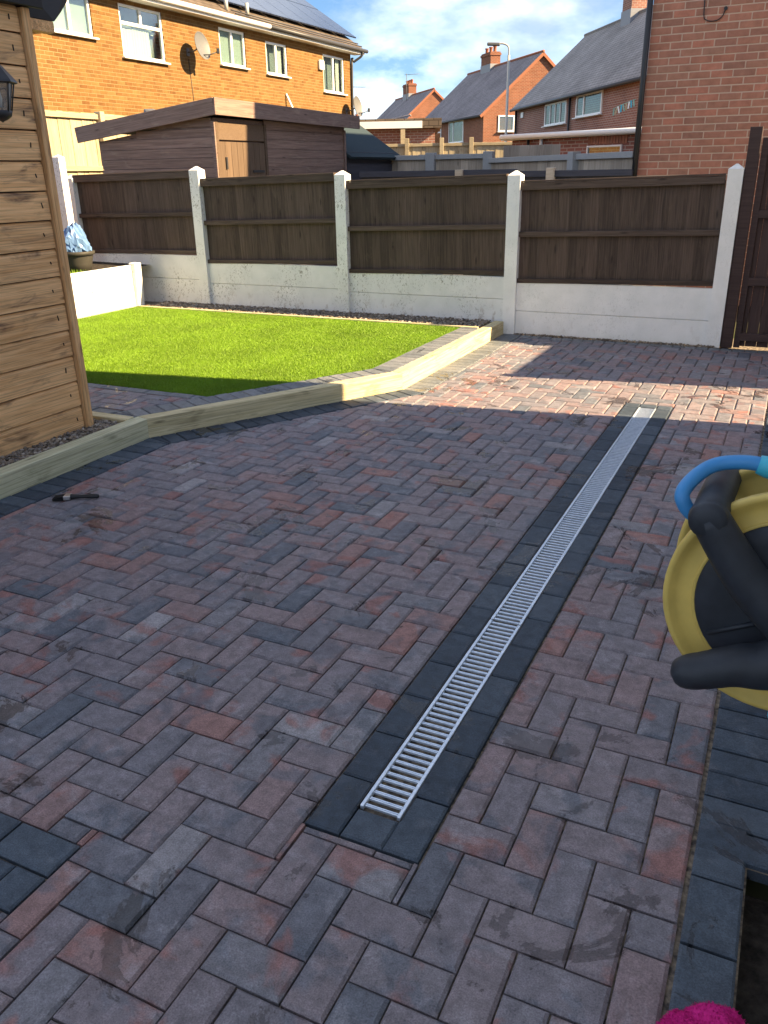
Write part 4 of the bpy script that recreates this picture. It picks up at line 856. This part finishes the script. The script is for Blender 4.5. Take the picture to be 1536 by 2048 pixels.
dd = abox('door', (-.02, 7.9, 1.05), (.06, .9, 2.05), 'white_upvc', OH, (0, 0, 0), .01); abox('handle', (-.05, -.36, 0), (.04, .02, .14), 'ferrule_silver', dd)
sf = thing('side_fence', 'brown board fence closing the side passage next to the gate', 'fence', (.94, 6.985, 0), math.pi/2)
for k in range(14): abox('board', (.05+k*.1, .003*(k % 2), .93), (1.84, .104, .016), 'gate_stain', sf, Matrix(((0, 1, 0), (0, 0, 1), (1, 0, 0))).to_euler(), .002)
for z in (.2, .95, 1.7): abox('rail', (.7, -.03, z), (1.4, .04, .07), 'gate_stain', sf, (0, 0, 0), .003)
abox('post', (.05, .06, .92), (.09, .09, 1.84), 'gate_stain', sf, (0, 0, 0), .004)
struct(ob('planter_soil', mesh('planter_soil', [(.11, -1.2, -.11), (.85, -1.2, -.11), (.85, 1.765, -.11), (.11, 1.765, -.11)], [[0, 1, 2, 3]], 'soil')))

# ------------------------------------------------------------------ small things on the paving
br = thing('paint_brush', 'black handled paint brush lying on the paving near the greenish sleeper', 'brush', (-3.25, 2.945, .0), math.atan2(.097, .19))
mb = MB(); mb.add(*hull([(-.112, y, z) for y in (-.028, .028) for z in (.004, .016)]+[(-.055, y, z) for y in (-.024, .024) for z in (.004, .024)]+[(-.10, 0, .022)])); mb.build('bristles', 'bristle_black', br)
abox('ferrule', (-.038, 0, .0155), (.036, .05, .023), 'ferrule_silver', br, (0, 0, 0), .003)
ob('handle', mesh('handle', *tubevf(smoothpath([(-.02, 0, .0165), (.02, 0, .0165), (.06, 0, .016), (.1, 0, .016), (.125, 0, .015)]), [.0155]+[.0155-.006*min(1, k/10) if k < 14 else .0095+.003*math.sin((k-14)/18*3.1) for k in range(1, 33)], 10), 'black_plastic', True), br)
# pink fleece cloth by the planter
def blob():
    bm = bmesh.new(); bmesh.ops.create_icosphere(bm, subdivisions=5, radius=1)
    for v in bm.verts:
        x, y, z = v.co; f = 1+.08*math.sin(4*x+2*y+1)+.07*math.sin(6*y-3*z)+.05*abs(math.sin(5*x+4*y))
        v.co = Vector((x*.105*f, y*.085*f, max(z, -.25)*.075*f*(1+.28*math.sin(4.5*x+.6)+.12*abs(math.sin(6*x+5*y)))+.019))
    V = [tuple(v.co) for v in bm.verts]; F = [[v.index for v in f.verts] for f in bm.faces]; nr = [tuple(v.normal) for v in bm.verts]; bm.normal_update(); nr = [tuple(v.normal) for v in bm.verts]; bm.free(); return V, F, nr
V, F, nr = blob()
pk = tag(ob('fleece_cloth', mesh('fleece_cloth', V, F, 'pink_fleece', True), None, (.088, 1.182, .004)), 'crumpled fluffy magenta pink cloth lying on the dark border blocks', 'cloth')
n = 26000; idx = rng.integers(0, len(V), n); B = np.array(V)[idx]+rng.normal(0, .0012, (n, 3)); D = np.array(nr)[idx]+rng.normal(0, .45, (n, 3)); Wd = rng.normal(0, .0005, (n, 3))
T = np.stack([B-Wd, B+Wd, B+D*.0026], 1); T = T[B[:, 2] > .006]
stuff(ob('fleece_pile', trimesh('fleece_pile', T, 'pink_fleece'), pk))
# hose reel on the house wall
HC = Vector((.085, 1.36, .905))
hr = thing('hose_reel', 'yellow and black hose reel with blue hose mounted by the house wall', 'hose reel', tuple(HC))
RX = Matrix.Rotation(math.pi/2, 4, 'X')
def ydisc(name, prof, mat, y, seg=56, parent=hr):
    V, F = lathevf(prof, seg); V = [(a, -c, b) for a, b, c in V]; o = ob(name, mesh(name, V, F, mat, True), parent, (0, y, 0)); return o
flange = [(.148, .004), (.160, .002), (.172, -.002), (.184, .000), (.192, .008), (.199, .010), (.203, .006), (.203, -.006), (.196, -.012), (.10, -.008)]
ydisc('flange', flange, 'yellow_plastic', 0); ydisc('flange', flange, 'yellow_plastic', .17)
ydisc('hub_cover', [(0, .030), (.05, .028), (.06, .02), (.12, .016), (.148, .012), (.152, .004), (.15, -.006), (0, -.012)], 'reel_black', 0); ydisc('hub_cover', [(0, .02), (.10, .012), (.130, .0), (0, -.012)], 'reel_black', .17)
ydisc('drum', [(.085, .0), (.085, -.17)], 'yellow_plastic', 0)
pts = []
for t in np.linspace(0, 2*math.pi*7, 260): pts.append((.10*math.cos(t), .02+.13*t/(14*math.pi), .10*math.sin(t)))
tube('wound_hose', pts, .0095, 'hose_blue', hr, 8)
def arm(name, P, R_, mat='reel_black'): return ob(name, mesh(name, *tubevf(smoothpath(P, 6), R_, 14), mat, True), hr)
n_ = 13
arm('frame_arm', [(-.0, -.05, -.01), (-.075, -.052, .062), (-.144, -.05, .158)], [.040-.010*k/12 for k in range(n_)])
V, F = lathevf([(0, .003), (.021, .003), (.024, .0), (.029, -.004), (.031, -.02), (.0, -.02)], 28); V = [(a, -c, b) for a, b, c in V]; ob('end_cap', mesh('end_cap', V, F, 'reel_black', True), hr, (-.144, -.076, .158))
arm('carry_bar', [(-.144, -.06, .158), (-.142, .02, .158), (-.139, .10, .154), (-.135, .235, .145)], [.029]*19)
arm('frame_arm', [(.03, -.05, -.05), (-.02, -.062, -.080), (-.07, -.070, -.090), (-.12, -.078, -.108), (-.166, -.08, -.124)], [.046, .046, .045, .044, .043, .042, .041, .040, .039, .038, .037, .036, .035, .034, .033, .033, .032, .032, .031, .031, .030, .028, .025, .019, .006])
arm('frame_arm', [(.0, -.045, -.01), (.08, -.048, .06), (.15, -.045, .17)], [.045-.016*k/12 for k in range(n_)]); arm('frame_arm', [(.0, .21, -.01), (-.07, .215, .07), (-.136, .235, .145)], [.03]*n_); arm('frame_arm', [(.0, .21, 0), (.10, .215, .05), (.20, .21, .10)], [.03]*n_)
abox('wall_bracket', (.652, .09, .02), (.12, .30, .30), 'reel_black', hr, (0, 0, 0), .015); arm('axle', [(0, -.03, 0), (0, .1, 0), (0, .24, 0)], [.03]*n_); abox('wall_strut', (.325, .215, .05), (.62, .04, .06), 'reel_black', hr, (0, 0, 0), .01); abox('wall_strut', (.325, -.052, .05), (.62, .04, .06), 'reel_black', hr, (0, 0, 0), .01)
tube('loose_hose', smoothpath([(-.11, .06, .09), (-.165, .0, .135), (-.186, -.01, .158), (-.191, .0, .178), (-.172, .04, .198), (-.144, .06, .212), (-.098, .06, .220), (-.06, .06, .214), (.0, .06, .195), (.05, .05, .15), (.06, .04, .10)], 8), .0125, 'hose_blue', hr, 12)
tube('hose_connector', [(-.085, .06, .219), (-.07, .06, .216), (-.05, .06, .211), (-.045, .06, .2095)], [.0155, .0185, .018, .015], 'connector_cyan', hr, 14)
tube('hose_nozzle', smoothpath([(.04, -.07, -.05), (.018, -.09, -.09), (.008, -.095, -.13), (.006, -.095, -.155)], 4), [.014]*7+[.017]*6, 'connector_cyan', hr, 14)
for k in range(6):
    a = math.pi/6+k*math.pi/3; tube('hub_rib', [(.05*math.cos(a), -.027, .05*math.sin(a)), (.14*math.cos(a), -.014, .14*math.sin(a))], .004, 'reel_black', hr, 6)
ydisc('rim_lip', [(.150, .006), (.153, .0075), (.156, .006), (.156, .002)], 'yellow_plastic', 0)
